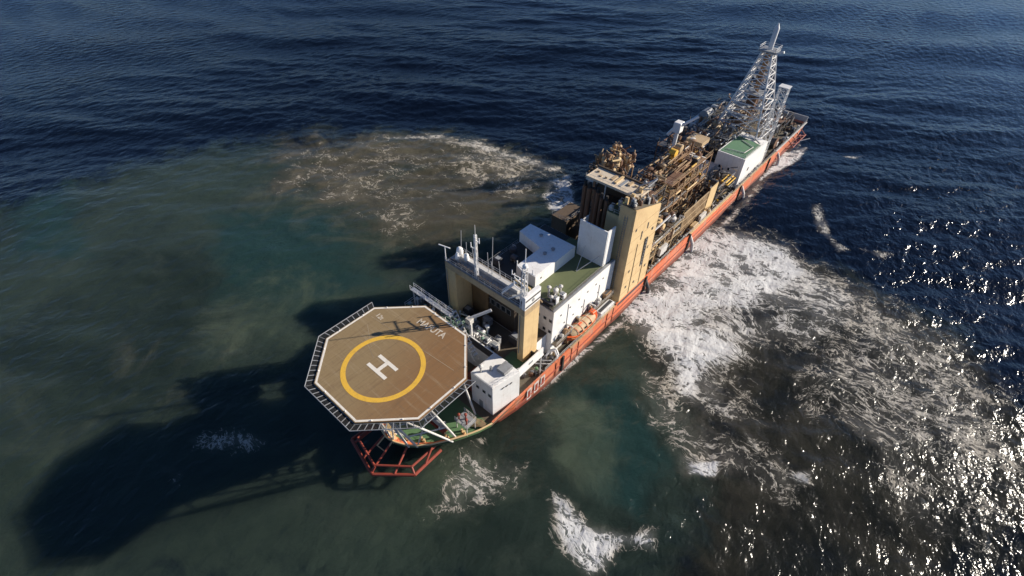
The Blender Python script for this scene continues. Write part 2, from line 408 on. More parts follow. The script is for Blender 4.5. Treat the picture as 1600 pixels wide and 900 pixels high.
    def ridge(vec, sc, stretch, ang, sharp):
        n = noise(t, mapping(t, mapping(t, vec, (1, 1, 1), (0, 0, R(-ang))), (stretch, 1, 1)), sc, 2, .5)
        a = math_(t, 'ABSOLUTE', math_(t, 'SUBTRACT', n, .5))
        return math_(t, 'SUBTRACT', 1, math_(t, 'MULTIPLY', a, sharp))
    r1 = ridge(w2, .16, .6, 15, 7); r2_ = ridge(w2, .62, .6, 15, 6); r3 = ridge(w2, 2.0, .6, 15, 5)
    fil = math_(t, 'ADD', math_(t, 'ADD', math_(t, 'MULTIPLY', r1, .27), math_(t, 'MULTIPLY', r2_, .35)), math_(t, 'MULTIPLY', r3, .38))
    f0 = att('foam')
    body = math_(t, 'ADD', f0, math_(t, 'MULTIPLY', math_(t, 'SUBTRACT', mid, .5), 1.1))
    body = math_(t, 'ADD', body, math_(t, 'MULTIPLY', math_(t, 'SUBTRACT', big, .5), .6))
    thr = math_(t, 'SUBTRACT', 1.02, math_(t, 'MULTIPLY', body, .92))
    fm = ramp(t, fil, thr, math_(t, 'ADD', thr, .27))
    fm = math_(t, 'MULTIPLY', fm, ramp(t, f0, .02, .2))
    grain = ramp(t, math_(t, 'ADD', fine, math_(t, 'MULTIPLY', body, .3)), .38, .62)
    fm = math_(t, 'MULTIPLY', fm, math_(t, 'ADD', .3, math_(t, 'MULTIPLY', grain, .7)))
    milk = math_(t, 'MULTIPLY', ramp(t, body, .15, 1.0), math_(t, 'MULTIPLY', ramp(t, f0, .02, .25), .32))
    fm = math_(t, 'MAXIMUM', fm, milk)
    fcol = mixc(t, ramp(t, f0, .35, .8), (.36, .33, .28), (.58, .585, .585))
    fcol = mixc(t, math_(t, 'MULTIPLY', att('brown'), .6), fcol, (.40, .34, .24))
    c2 = mixc(t, fm, col, fcol)
    b.inputs['Subsurface Radius'].default_value = (1.0, 1.2, 1.1); b.inputs['Subsurface Scale'].default_value = 25
    t.links.new(math_(t, 'MULTIPLY', sed, math_(t, 'SUBTRACT', .8, math_(t, 'MULTIPLY', fm, .8))), b.inputs['Subsurface Weight'])
    t.links.new(c2, b.inputs['Base Color'])
    b.inputs['IOR'].default_value = 1.33
    b.inputs['Specular IOR Level'].default_value = .3
    rg = t.nodes.new('ShaderNodeMapRange'); t.links.new(fm, rg.inputs[0]); rg.inputs[3].default_value = .155; rg.inputs[4].default_value = .7
    t.links.new(rg.outputs[0], b.inputs['Roughness'])
    # ripples
    h1 = noise(t, mapping(t, pos, (1, .6, 1), (0, 0, wind)), .42, 3, .5, .3)
    h2 = noise(t, mapping(t, pos, (1, .7, 1), (0, 0, wind+.5)), 1.3, 3, .55, .2)
    hh = math_(t, 'ADD', math_(t, 'MULTIPLY', h1, 1.0), math_(t, 'MULTIPLY', h2, .22))
    hh = math_(t, 'ADD', hh, math_(t, 'MULTIPLY', fm, .25))
    bp = t.nodes.new('ShaderNodeBump'); gs = math_(t, 'ADD', .55, math_(t, 'MULTIPLY', ramp(t, noise(t, mapping(t, pos, (1, .4, 1), (0, 0, wind)), .018, 4, .55), .35, .68), .5))
    t.links.new(math_(t, 'MULTIPLY', gs, math_(t, 'SUBTRACT', 1.0, math_(t, 'MULTIPLY', att('calm'), .28))), bp.inputs['Strength']); bp.inputs['Distance'].default_value = .8
    t.links.new(hh, bp.inputs['Height']); t.links.new(bp.outputs[0], b.inputs['Normal'])
    return o
WC = dict(silt=(.027, .026, .019), silt_dark=(.012, .0135, .011), cloud=(.05, .066, .05), deep=(.0022, .0050, .0128), olive=(.032, .049, .037), olive_dark=(.014, .023, .019), teal=(.014, .042, .04),
          brown=(.064, .059, .04), pale=(.14, .124, .085), aerated=(.066, .086, .06))
sea()
# ---------------------------------------------------------------- the ship: hull and decks
DEEPBROWN = paint('deep_brown', (.10, .068, .042), .75, .5, (.05, .03, .02), .5)  # plain dark brown; on the left tower it stands in for shade
rnd = random.Random(11)
ship = thing('mining_ship', 'long orange hulled offshore mining ship with a tan octagonal helideck over its bow', 'ship')

DECK = [(0,-4.9),(1.8,-4.55),(3.8,-3.6),(5.3,-2.4),(6.9,-.7),(8.6,1.9),(10.1,4.6),(11.2,7),(12,9.6),(12,14),(12,20),(12,30),(12,60),(12,100),(12,140),(12,165),(11.7,177)]
WL = [(0,2),(1.2,2.2),(2.4,2.8),(3.5,3.6),(4.7,4.7),(6.2,6.4),(7.9,8.6),(9.3,11),(10.4,13.4),(11.1,17.5),(11.7,23),(12,31),(12,60),(12,100),(12,140),(11.6,164),(11,174.5)]
def hull_band(name, mat, z0, z1, f0, f1, parent):
    m = MB(); rows = []
    for z, f in ((z0, f0), ((z0+z1)/2, None), (z1, f1)):
        f = (f0+f1)/2-.06 if f is None else f
        half = [(WL[i][0]*(1-f)+DECK[i][0]*f, WL[i][1]*(1-f)+DECK[i][1]*f) for i in range(len(DECK))]
        ring = [(x, y, z) for x, y in half] + [(-x, y, z) for x, y in half[:0:-1]]
        rows.append([m.bm.verts.new(p) for p in ring])
    n = len(rows[0])
    for A, B in zip(rows, rows[1:]):
        for i in range(n): m.bm.faces.new((A[i], A[(i+1)%n], B[(i+1)%n], B[i]))
    return m.build(name, mat, parent)
hull = hull_band('hull', ORANGE, .7, 5.5, .05, 1.0, ship)
hull_band('boot_topping', paint('boot_topping', (.17, .035, .02), .6, .5, (.05, .05, .03), .3), -3, .7, -.1, .05, hull)
def inset(pts, d): return [(max(0, x-d), y+(d if y < 0 else 0)) for x, y in pts]
fo = [p for p in DECK if p[1] <= 9.6]; fo = inset(fo, .12)
MB().prism([(x, y) for x, y in fo]+[(-x, y) for x, y in fo[:0:-1]], 4.45, 4.6).build('forecastle_deck', GREEN, ship)
mo = [(11.88, 9.604)]+inset([p for p in DECK if p[1] > 9.7], .12)
mo[-1] = (11.6, 176.8)
MB().prism([(x, y) for x, y in mo]+[(-x, y) for x, y in mo[::-1]], 4.45, 4.6).build('main_deck', DECKBROWN, ship)
# cream capping along the bulwark
for sgn in (1, -1):
    m = MB(); m.path([(sgn*x, y, 5.56) for x, y in DECK[:9]], .17, n=6); m.build('bow_rail', CREAM, ship)
    for y0, y1, mat, w in ((9.7, 33, ORANGE, .3), (33.2, 50, TAN, .3), (50.5, 62, ORANGE, .3), (62.5, 84, ORANGE, .25), (86, 112, CREAM, .55), (112.5, 146, TAN, .35), (146.5, 176, OFFWHITE, .4)):
        MB().box(sgn*12-w*.8, sgn*12+w*.2, y0, y1, 5.502, 5.75).build('bulwark_cap', mat, ship)
for y in np.arange(14, 170, 5.2):
    MB().hexa([(-11.9, y, 4.61), (-11.2, y, 4.61), (-11.2, y+.12, 4.61), (-11.9, y+.12, 4.61)], [(-11.9, y, 5.5), (-11.8, y, 5.5), (-11.8, y+.12, 5.5), (-11.9, y+.12, 5.5)]).build('bulwark_stay', DGREY, ship)
# mooring openings with pale frames in the orange bulwark, fenders and overboard pipes lower down
for y in (20.0, 22.2, 24.2):
    f = MB().box(12.0, 12.1, y-.65, y+.65, 2.2, 5.2).build('mooring_port', OFFWHITE, hull)
    MB().box(12.105, 12.13, y-.38, y+.38, 2.6, 4.8).build('port_opening', RED, hull)
for y, z0, z1 in ((30.6, 1, 5.6), (63.5, .8, 5.6), (86, .6, 5.6), (118.5, .6, 5.6), (141, .6, 5.6)):
    MB().box(11.98, 12.38, y-.35, y+.35, z0, z1, .08).build('fender', RUBBER, hull)
for y in (64.3, 87.5, 121, 150):
    MB().tube((11.5, y, 4.2), (12.9, y, 1.8), .45, n=12).tube((12.9, y, 1.8), (13.2, y, -.4), .45, n=12).build('overboard_pipe', OFFWHITE if y > 80 else DGREY, ship, smooth=True)
m = MB()
for y in (28.5, 33.8, 36.2, 47, 49.5): m.tube((12.05, y, 1), (12.05, y, 5.3), .09)
m.tube((12.06, 16, 3.2), (12.06, 116, 3.2), .13).tube((12.02, 50, 1.7), (12.02, 174, 1.7), .1)
m.build('rubbing_strake', RED, hull)
MB().rail([(11.85, 25, 5.75), (11.85, 50, 5.75)], h=1.0).build('side_railing', OFFWHITE, ship)
MB().rail([(11.85, 64, 5.75), (11.85, 112, 5.75)], h=1.0).build('side_railing', OFFWHITE, ship)
MB().rail([(11.85, 114, 5.75), (11.85, 175, 5.75)], h=1.0).build('side_railing', GREY, ship)
MB().rail([(-11.85, 12, 5.75), (-11.85, 175, 5.75)], h=1.0).build('side_railing', GREY, ship)

# red mooring frame projecting under the bow
bf = MB()
out = [(-5.3,-4.2,3.2),(-5.6,-8.7,3.2),(1.6,-10.2,3.2),(2.6,-10.3,3.2),(8,-5.6,3.2),(7.9,.6,3.2)]
bf.path(out, .3, n=8)
inn = [(-4.3,-4.4,4.1),(-4.5,-8,4.1),(1.9,-9.3,4.1),(6.9,-5.2,4.1),(7,.2,4.1)]
bf.path(inn, .22, n=8)
bow_frame = bf.build('bow_mooring_frame', RED, ship, smooth=True)
for a, b in (((-1.2,-4.4,4.6),(-1,-9.5,3.4)), ((1,-4.5,4.8),(2,-10.1,3.3)), ((3.7,-3.5,4.6),(5.4,-7.8,3.4)), ((-3.6,-3.6,4.5),(-4.6,-8.8,3.3)), ((7,-.6,4.6),(7.9,-3,3.4)), ((2.2,-9.3,4.1),(2.2,-10.2,3.2)), ((6.9,-5.2,4.1),(8,-5.6,3.2))):
    MB().tube(a, b, .2, n=8).build('frame_strut', RED, bow_frame, smooth=True)
MB().tube((-.7,-4.6,5),(-.8,-6.6,4),.12).tube((1.2,-4.7,5),(1.3,-6.4,4),.12).tube((-.9,-6.6,4),(1.4,-6.4,4),.1).build('chain_guide', CREAM, bow_frame)

# ---------------------------------------------------------------- helideck
A, B_, Cc = 11.13, 10.87, 6.15
def octo(g): # octagon grown outward by g metres
    a, b, c = A+g, B_+g, Cc+g*(2-math.sqrt(2))
    return [(-a,b-c),(-a+c,b),(a-c,b),(a,b-c),(a,-b+c),(a-c,-b),(-a+c,-b),(-a,-b+c)]
heli = MB().prism(octo(.32), 22.55, 23.0).build('helideck', HELI, ship)
m = MB(); o1, o0 = octo(.2), octo(-.12)
for i in range(8):
    j = (i+1) % 8; pts = [o0[i], o1[i], o1[j], o0[j]]
    m.hexa([(x, y, 23.003) for x, y in pts], [(x, y, 23.016) for x, y in pts])
m.build('edge_line', MARK, heli)
MB().ringflat(.2, -2.25, 23.006, 5.75, 6.55).build('landing_ring', YELLOW, heli)
m = MB(); hx, hy = .05, -2.35
for d in (-1.1, 1.1): m.box(hx-2.2, hx+2.2, hy+d-.3, hy+d+.3, 23.006, 23.02)
m.box(hx-.33, hx+.33, hy-.8, hy+.8, 23.006, 23.018)
m.build('landing_letter', MARK, heli)
text_mesh('MAFUTA', 1.8, 'name_lettering', FADED, heli, Matrix.Translation((-.3, 8.15, 23.012)) @ Matrix.Rotation(R(5), 4, 'Z') @ Matrix.Diagonal((.86, 1, 1, 1)))
text_mesh('12t', 1.2, 'weight_marking', FADED, heli, Matrix.Translation((-8.9, 4.1, 23.012)) @ Matrix.Rotation(R(-2), 4, 'Z'))
# thin pale sight lines and tie-down points
m = MB()
for x0, y0, x1, y1 in ((-6.6, -.6, -2.3, -2.2), (-10, 3.2, 8.8, 4.6), (-9, 1.6, -4.5, -1)): m.beam((x0, y0, 23.006), (x1, y1, 23.006), .09, .008)
m.build('sight_line', paint('worn_marking', (.32, .25, .16), .7, .6), heli)
on = octo(1.6); oi = octo(.4)
for i in (7, 6, 5, 4, 3):
    j = (i+1) % 8
    if i == 3: a0, a1, b0, b1 = oi[i], oi[j], on[i], on[j]
    else: a0, a1, b0, b1 = oi[i], oi[j], on[i], on[j]
    a0, a1 = Vector((*a0, 22.72)), Vector((*a1, 22.72)); b0, b1 = Vector((*b0, 22.98)), Vector((*b1, 22.98))
    m = MB(); m.tube(b0, b1, .07); m.tube(a0, a1, .05)
    n = max(2, round((b1-b0).length/1.05))
    for k in range(n+1): m.beam(a0.lerp(a1, k/n), b0.lerp(b1, k/n), .11, .09)
    net = m.build('safety_net', GREY, heli)
    m = MB()
    for k in range(1, 9): m.tube(a0.lerp(b0, k/9), a1.lerp(b1, k/9), .02, n=4)
    nn = int((b1-b0).length/.21)
    for k in range(nn): m.tube(a0.lerp(a1, k/nn), b0.lerp(b1, k/nn), .018, n=4)
    m.build('netting', RUBBER, net)
# lights round the edge
for i in range(8):
    p, q = Vector((*octo(.1)[i], 0)), Vector((*octo(.1)[(i+1) % 8], 0))
    for k in (.25, .75):
        c = p.lerp(q, k); MB().lathe((c.x, c.y, 23.0), [(.09, .02), (.09, .16), (.05, .2)], 8).build('edge_light', WHITE, heli)
# girders below and white truss legs
m = MB()
for x in (-9, -4.5, 0, 4.5, 9): m.box(x-.15, x+.15, -(B_-abs(x)*.35)+1, B_-abs(x)*.35-1, 21.85, 22.53)
for y in (-6, 0, 6): m.box(-10, 10, y-.13, y+.13, 21.3, 21.84)
m.build('underdeck_girders', OFFWHITE, heli)
for a, b in (((1,-4.2,4.6),(1,-7.5,21.8)), ((5,-2.2,4.6),(5.6,-7.2,21.8)), ((-1,-4.2,4.6),(-1,-7.5,21.8)), ((-5,-2.2,4.6),(-5.6,-7.2,21.8)), ((8.7,3.6,4.6),(9,-2,21.8)), ((8.9,2.6,4.6),(5.6,-7.2,21.8)), ((5,-2.2,4.6),(1,-7.5,21.8)), ((3.9,-3.2,4.6),(5.6,-7.2,21.8)), ((-8.7,3.6,4.6),(-9,-2,21.8)), ((8,9.3,4.6),(8,6,21.8)), ((-8,9.3,4.6),(-8,6,21.8)), ((2.5,9,4.6),(2.5,6,21.8)), ((-2.5,9,4.6),(-2.5,6,21.8))):
    MB().tube(a, b, .2, n=10)  .build('support_leg', OFFWHITE, heli, smooth=True)
m = MB()
for z in (10, 15.5):
    t_ = (z-4.6)/17.2
    m.tube((1, -4.2-3.3*t_, z), (5+.6*t_, -2.2-5*t_, z), .13).tube((5+.6*t_, -2.2-5*t_, z), (8.7, 3.6-5.6*t_, z), .13)
m.tube((5,-2.2,4.6),(8.9,-1,19),.13).tube((1,-4.2,4.7),(5.5,-6,17.5),.13)
m.build('cross_bracing', OFFWHITE, heli)
sb_ = MB().hexa([(-7.5,0,4.61),(-3.5,0,4.61),(-3.5,11,4.61),(-7.5,11,4.61)], [(-8,-.5,12),(3.5,-.5,12),(3.5,11,12),(-8,11,12)]).build('added_shadow_block', GREY, heli)  # unseen block added under the deck to fill its shadow on the sea
MB().hexa([(-8,-.5,12.01),(3.5,-.5,12.01),(3.5,11,12.01),(-8,11,12.01)], [(-8,-3.5,21.2),(7.2,-3.5,21.2),(7.2,9.0,21.2),(-8,9.4,21.2)]).build('added_shadow_flare', GREY, sb_)  # upper half of the added block, flared for the same shadow
# stair tower at the stem under the helideck
m = MB()
for k in range(14): m.box(.2, 1.4, -4.6+.0*k, -3.6, 5+k*1.2, 5.06+k*1.2)
m.beam((.2,-4.6,4.6),(.2,-4.9,21.8),.12).beam((1.4,-4.6,4.6),(1.4,-4.9,21.8),.12).beam((.2,-3.6,4.6),(.2,-3.9,21.8),.12)
m.build('access_ladder', CREAM, heli)

# forecastle fittings
win = MB().lathe((-3, 3, 5.6), [(.9, -1.6), (.9, -1.4), (.5, -1.38), (.5, 1.38), (.9, 1.4), (.9, 1.6)], 16, 'x').build('anchor_windlass', GREY, ship, smooth=True)
MB().box(-5.4, -.6, 2.3, 3.7, 4.6, 5.0).build('windlass_bed', RED, win)
win = MB().lathe((4.2, 3.2, 5.6), [(.9, -1.6), (.9, -1.4), (.5, -1.38), (.5, 1.38), (.9, 1.4), (.9, 1.6)], 16, 'x').build('anchor_windlass', GREY, ship, smooth=True)
MB().box(1.8, 6.6, 2.5, 3.9, 4.6, 5.0).build('windlass_bed', RED, win)
for x, y in ((2.6, -2.4), (4.9, -.7), (7.4, 2.6), (9, 5.2), (-2.6, -2.4), (-4.9, -.7)):
    MB().lathe((x-.3, y, 4.6), [(.16, 0), (.16, .7), (.22, .75)], 10).lathe((x+.3, y, 4.6), [(.16, 0), (.16, .7), (.22, .75)], 10).box(x-.55, x+.55, y-.22, y+.22, 4.6, 4.7).build('mooring_bollard', CREAM, ship)
MB().lathe((-.5, -3.2, 5.7), [(.2, -1.2), (.95, -1), (1.0, .6), (.8, 1.1), (.1, 1.25)], 16, 'x').build('stem_fairlead', WHITE, ship, smooth=True)
m = MB()
for i in range(9): m.tube((8.2-.15*i, 6.3+.25*i, 4.62+.06*i), (11.2, 8.2+.1*i, 5.2), .05)
m.build('mooring_lines', TAN, ship)
pf = MB().box(7.2, 10.2, 5.0, 7.4, 7.0, 7.15).build('side_platform', GREY, ship)
MB().rail([(7.2, 5, 7.15), (10.2, 5, 7.15), (10.2, 7.4, 7.15), (7.2, 7.4, 7.15)], step=1).build('platform_railing', OFFWHITE, pf)
for x, y in ((7.4, 5.2), (10, 5.2), (10, 7.2), (7.4, 7.2)): MB().tube((x, y, 4.6), (x, y, 7), .09).build('platform_leg', OFFWHITE, pf)
for x, y in ((7.7,5.6),(8.6,6.4),(9.5,5.7)): MB().lathe((x, y, 7.15), [(.14, 0), (.14, 1.1), (.28, 1.2), (.28, 1.5), (.1, 1.6)], 10).build('vent_head', RED, pf)

# ---------------------------------------------------------------- deckhouses behind the helideck
def wins_x(x, ys, zs, parent, w=.34, h=.34, s=1):   # windows on a wall facing +x or -x
    for z in zs:
        for y in ys:
            f = MB().box(x-.02*s, x+.05*s, y-w/2-.05, y+w/2+.05, z-h/2-.05, z+h/2+.05).build('window', OFFWHITE, parent)
            MB().box(x+.052*s, x+.065*s, y-w/2, y+w/2, z-h/2, z+h/2).build('pane', GLASS, f)
def wins_y(y, xs, zs, parent, w=.55, h=.6):          # windows on a wall facing the bow
    for z in zs:
        for x in xs:
            f = MB().box(x-w/2-.09, x+w/2+.09, y-.05, y+.02, z-h/2-.09, z+h/2+.09).build('window', GREY, parent)
            MB().box(x-w/2, x+w/2, y-.065, y-.052, z-h/2, z+h/2).build('pane', GLASS, f)
for s in (1, -1):
    q = [(5.3*s, 11.3), (10.6*s, 11.3), (11.75*s, 17.3), (5.3*s, 17.3)]
    fh = MB().prism(q, 4.6, 13.0).build('forward_house', WHITE, ship)
    qi = [(5.45*s, 11.45), (10.45*s, 11.45), (11.6*s, 17.15), (5.45*s, 17.15)]
    MB().prism(qi, 13.003, 13.06).build('roof', WHITE if s > 0 else OFFWHITE, fh)
    if s > 0:
        wins_y(11.3, (6.9, 8.5, 9.9), (10.2,), fh, .6, .6)
        MB().box(7.2, 8.1, 11.24, 11.31, 4.7, 6.7).build('door', GREY, fh)
        for k, (y, z) in enumerate(((13.5, 11.3), (14.4, 11.3), (15.3, 11.3))):
            x = 10.6+(y-11.3)*1.15/6
            MB().box(x+.01, x+.09, y-.28, y+.28, z-.14, z+.14).build('vent_louvre', DGREY, fh)
        MB().rail([(10.5, 11.5, 13.06), (11.6, 17.1, 13.06)], step=1.2).build('roof_railing', WHITE, fh)
        m = MB().box(8.6, 10.4, 14.6, 16.9, 13.06, 13.9).tube((7.7,14,13.06),(7.7,14,14.1),.25); m.build('roof_hatch', GREY, fh)
        MB().tube((6.6, 12.6, 13.06), (6.6, 12.6, 14.4), .22).lathe((6.6, 12.6, 14.4), [(.4, 0), (.45, .3), (.1, .5)], 12).build('mushroom_vent', OFFWHITE, fh)
tier = MB().box(-8.4, 8.4, 17.33, 29.4, 4.62, 10.5).build('forward_tier', WHITE, ship)
MB().box(-11.3, 11.3, 17.35, 24.9, 10.503, 10.8).build('tier_slab', WHITE, tier)
MB().box(-8.4, 8.4, 24.91, 29.4, 10.503, 10.8).build('tier_slab', DECKBROWN, tier)
MB().box(-11.1, 11.1, 17.5, 24.8, 10.803, 10.85).build('tier_deck', DECKBROWN, tier)
MB().box(6.4, 10.6, 18, 21.4, 10.855, 10.9).build('green_deck_patch', GREEN, tier)
MB().box(11.1, 11.32, 17.4, 24.6, 10.81, 12.95).build('wing_bulwark', WHITE, tier)
MB().box(11.325, 11.35, 20.3, 21.5, 11.65, 12.2).build('stencilled_plate', GREY, tier)
MB().box(-11.3, 8.6, 17.34, 17.5, 10.81, 12.75).build('front_bulwark', DGREY, tier)  # dark colour here carries the shade of the forward face
MB().box(-11.32, 8.62, 17.32, 17.52, 12.753, 12.95).build('bulwark_top', WHITE, tier)
MB().box(9.4, 11.1, 22.9, 23.05, 10.855, 12.2).build('cross_bulwark', DGREY, tier)
for y in (18, 24.5): MB().tube((11, y, 4.6), (11, y, 10.5), .13).build('tier_post', OFFWHITE, tier)
# machinery on the tier between bulwark and bridge
def machine(cx, cy, z, w, d, h, mat, parent, kind):
    if kind == 0:
        o = MB().box(cx-w/2, cx+w/2, cy-d/2, cy+d/2, z, z+h, .06).build('machinery_casing', mat, parent)
        MB().box(cx-w*.32, cx+w*.32, cy-d/2-.03, cy-d/2, z+h*.2, z+h*.8).build('louvre', DGREY, o)
        MB().box(cx-w*.3, cx+w*.3, cy-d*.3, cy+d*.3, z+h, z+h+.12).build('lid', GREY, o)
    elif kind == 1:
        o = MB().lathe((cx, cy, z), [(w/2*.8, 0), (w/2, .15), (w/2, h*.8), (w/2*.6, h*.95), (.1, h)], 14).build('tank', mat, parent, smooth=True)
        MB().tube((cx, cy, z+h-.05), (cx, cy, z+h+.5), .12).tube((cx, cy, z+h+.5), (cx+.7, cy, z+h+.5), .1).build('tank_pipe', GREY, o)
    elif kind == 2:
        o = MB().lathe((cx, cy, z+h*.55), [(h*.1, -w/2), (h*.45, -w/2+.12), (h*.45, w/2-.12), (h*.1, w/2)], 14, 'x').build('drum', mat, parent, smooth=True)
        MB().box(cx-w*.35, cx-w*.25, cy-d*.4, cy+d*.4, z, z+h*.4).box(cx+w*.25, cx+w*.35, cy-d*.4, cy+d*.4, z, z+h*.4).build('cradle', GREY, o)
    else:
        o = MB().tube((cx, cy, z), (cx, cy, z+h), w*.18).lathe((cx, cy, z+h), [(w*.2, 0), (w*.38, .1), (w*.38, .35), (w*.1, .55)], 12).build('ventilator', mat, parent, smooth=True)
    return o
for cx, cy, w, d, h, mt, k in ((-1.2,19.6,1.8,2,1.5,WHITE,0),(1.4,19.4,2.2,1.8,1.1,WHITE,0),(3.6,19.4,1.7,1.3,1.3,OFFWHITE,0),(.2,21,1.2,1,2,WHITE,3),(2.8,21.2,1.4,1.4,1.2,GREY,1),(-3.4,19.3,1.5,1.4,1.8,WHITE,0),(-5.3,20,2,1.4,1.2,GREENPIPE,2),(-7.8,19.2,1.6,1.6,1.5,GREENPIPE,1),(-9.6,21,1.6,1.4,1.2,OFFWHITE,0),(5.3,23.5,2.2,1.8,1.5,DGREY,0),(-6.6,22.5,1.8,1.5,1.6,DGREY,0),(7.2,26.3,1.2,1.2,1.4,OFFWHITE,3),(6.5,27.8,1.2,1.2,1.9,WHITE,3),(5.4,28.2,1.6,1.4,1.2,DGREY,2),(-2,23.4,1.8,1.2,1.4,GREY,0),(-.4,17.9,.5,.5,1.5,WHITE,3),(4.9,18.4,.9,.9,1.6,RUST2,1),(5.5,17.9,.5,.5,1.2,RUST2,3)):
    machine(cx, cy, 10.85, w, d, h*1.25, mt, tier, k)
for k in range(34):
    machine(rnd.uniform(-10.6, 5.6), rnd.uniform(17.9, 22.5), 10.85, rnd.uniform(.6, 1.3), rnd.uniform(.6, 1.2), rnd.uniform(.7, 2.2), rnd.choice((WHITE, WHITE, OFFWHITE, GREENPIPE, GREY, DGREY, GALV)), tier, rnd.randrange(4))
for k in range(22):
    x, y, z = rnd.uniform(-10.5, 3), rnd.uniform(17.6, 20.3), rnd.uniform(11.6, 14.6)
    d = Vector((rnd.gauss(0, 1.6), rnd.gauss(0, 1), rnd.gauss(0, .5))).normalized()*rnd.uniform(1, 3)
    MB().tube((x, y, z), (x+d.x, min(y+d.y, 20.3), max(11, z+d.z)), rnd.uniform(.06, .15)).build('service_pipe', rnd.choice((GREENPIPE, WHITE, GREENPIPE, OFFWHITE, DGREY)), tier)
m = MB()
for i in range(9):
    y = 14.2+i*.55+rnd.uniform(-.1, .1); z = 13.2+rnd.uniform(-.6, 1.4); x0 = -11+rnd.uniform(0, 3)
    m.path([(x0, y, z), (-3.4-rnd.random()*2, y, z), (-3.4-rnd.random()*2, y+1.5, z), (-3.2, y+1.5, 11.5)], .14)
m.build('pipe_bundle', GREENPIPE, tier)
for k in range(16): machine(-11.2+k*.5, 14.6+1.6*rnd.random(), 17.2, .6, .6, rnd.uniform(.5,1.6), rnd.choice((DGREY, GREENPIPE, DGREY, OFFWHITE)), ship, rnd.randrange(4))
# gangway from the helideck's aft edge
gw = MB().box(-11.8, -1.2, 13.1, 14.0, 21.2, 21.3).build('access_gangway', GALV, ship)
MB().rail([(-11.8, 13.1, 21.3), (-1.2, 13.1, 21.3)]).rail([(-11.8, 14.0, 21.3), (-1.2, 14.0, 21.3)]).build('gangway_railing', WHITE, gw)
for x in (-11.5, -6, -1.5): MB().tube((x, 13.5, 4.6), (x, 13.5, 21.2), .13).build('gangway_post', OFFWHITE, gw)
st = MB()
for k in range(12): st.box(-2+.45*k, -1.65+.45*k, 14.2, 15.2, 20.9-.7*k, 20.96-.7*k)
st.beam((-2, 14.2, 21), (3.4, 14.2, 11.6), .08, .3).beam((-2, 15.2, 21), (3.4, 15.2, 11.6), .08, .3)
st.build('stairs', OFFWHITE, ship)
# left wing platform carrying lamps and vents beside the helideck
wp = MB().box(-12.6, -6.2, 11.9, 16.6, 17.0, 17.15).build('wing_platform', DECKBROWN, ship)
MB().rail([(-12.6, 11.9, 17.15), (-12.6, 16.6, 17.15), (-6.2, 16.6, 17.15)]).build('platform_railing', OFFWHITE, wp)
for k in range(8):
    machine(-12+k*.75, 12.6+(k % 3)*1.3, 17.15, .9, .8, .9+.4*(k % 2), (GREENPIPE, OFFWHITE, DGREY, WHITE)[k % 4], wp, (0, 3, 1)[k % 3])
for x in (-12.4, -6.6):
    for y in (12.2, 16.3): MB().tube((x, y, 4.6), (x, y, 17), .15).build('platform_leg', OFFWHITE, wp)
# small knuckle crane on the tier
cr = MB().tube((-1.2, 17.95, 10.86), (-1.2, 17.95, 17.2), .28, n=10).build('knuckle_crane', WHITE, tier, smooth=True)
MB().beam((-1.6, 17.5, 17.0), (1.2, 21.2, 18.6), .38, .5).build('crane_boom', WHITE, cr)
MB().box(-1.9, -.6, 17.2, 18.3, 16.2, 17.3, .08).build('crane_house', OFFWHITE, cr)

# ---------------------------------------------------------------- bridge portal
bp_ = MB().box(-10, 9.7, 20.5, 24.6, 23.2, 24.6).build('bridge_portal', TAN, ship)
MB().box(-9.9, 9.6, 20.62, 24.5, 24.603, 24.65).build('portal_deck', GREY, bp_)
for x0, x1, z0 in ((-10, -7.4, 4.63), (8.3, 9.7, 10.92)):
    p_ = MB().box(x0, x1, 20.52, 24.58, z0, 23.19).build('portal_pillar', CREAM, bp_)
    MB().tube((x0+.4, 20.4, 13), (x0+.4, 20.4, 23), .07).build('conduit', GREY, p_)
MB().box(9.0, 9.72, 20.48, 24.62, 24.66, 27.6).build('pillar_head', WHITE, bp_)
for z in (25.0, 26.5): MB().box(9.725, 9.75, 20.6, 24.55, z, z+.35).build('painted_stripe', DGREY, bp_)
MB().lathe((9.725, 22.6, 25.95), [(.36, 0), (.36, .02)], 16, 'x').build('painted_emblem', GREY, bp_)
MB().rail([(-10, 20.55, 24.65), (8.9, 20.55, 24.65)], step=1.4).build('portal_railing', GALV, bp_)
MB().rail([(-10, 24.55, 24.65), (8.9, 24.55, 24.65)], step=1.4).build('portal_railing', GALV, bp_)
m = MB().box(-9.4, 8.6, 21.05, 21.3, 24.66, 25.3)
for x in np.arange(-9, 8.6, .8): m.box(x, x+.25, 21.35, 21.9, 24.66, 24.9)
m.build('cable_tray', DGREY, bp_)
MB().box(-9.5, 6, 22.8, 23.6, 24.66, 25.4).build('cable_duct', OFFWHITE, bp_)
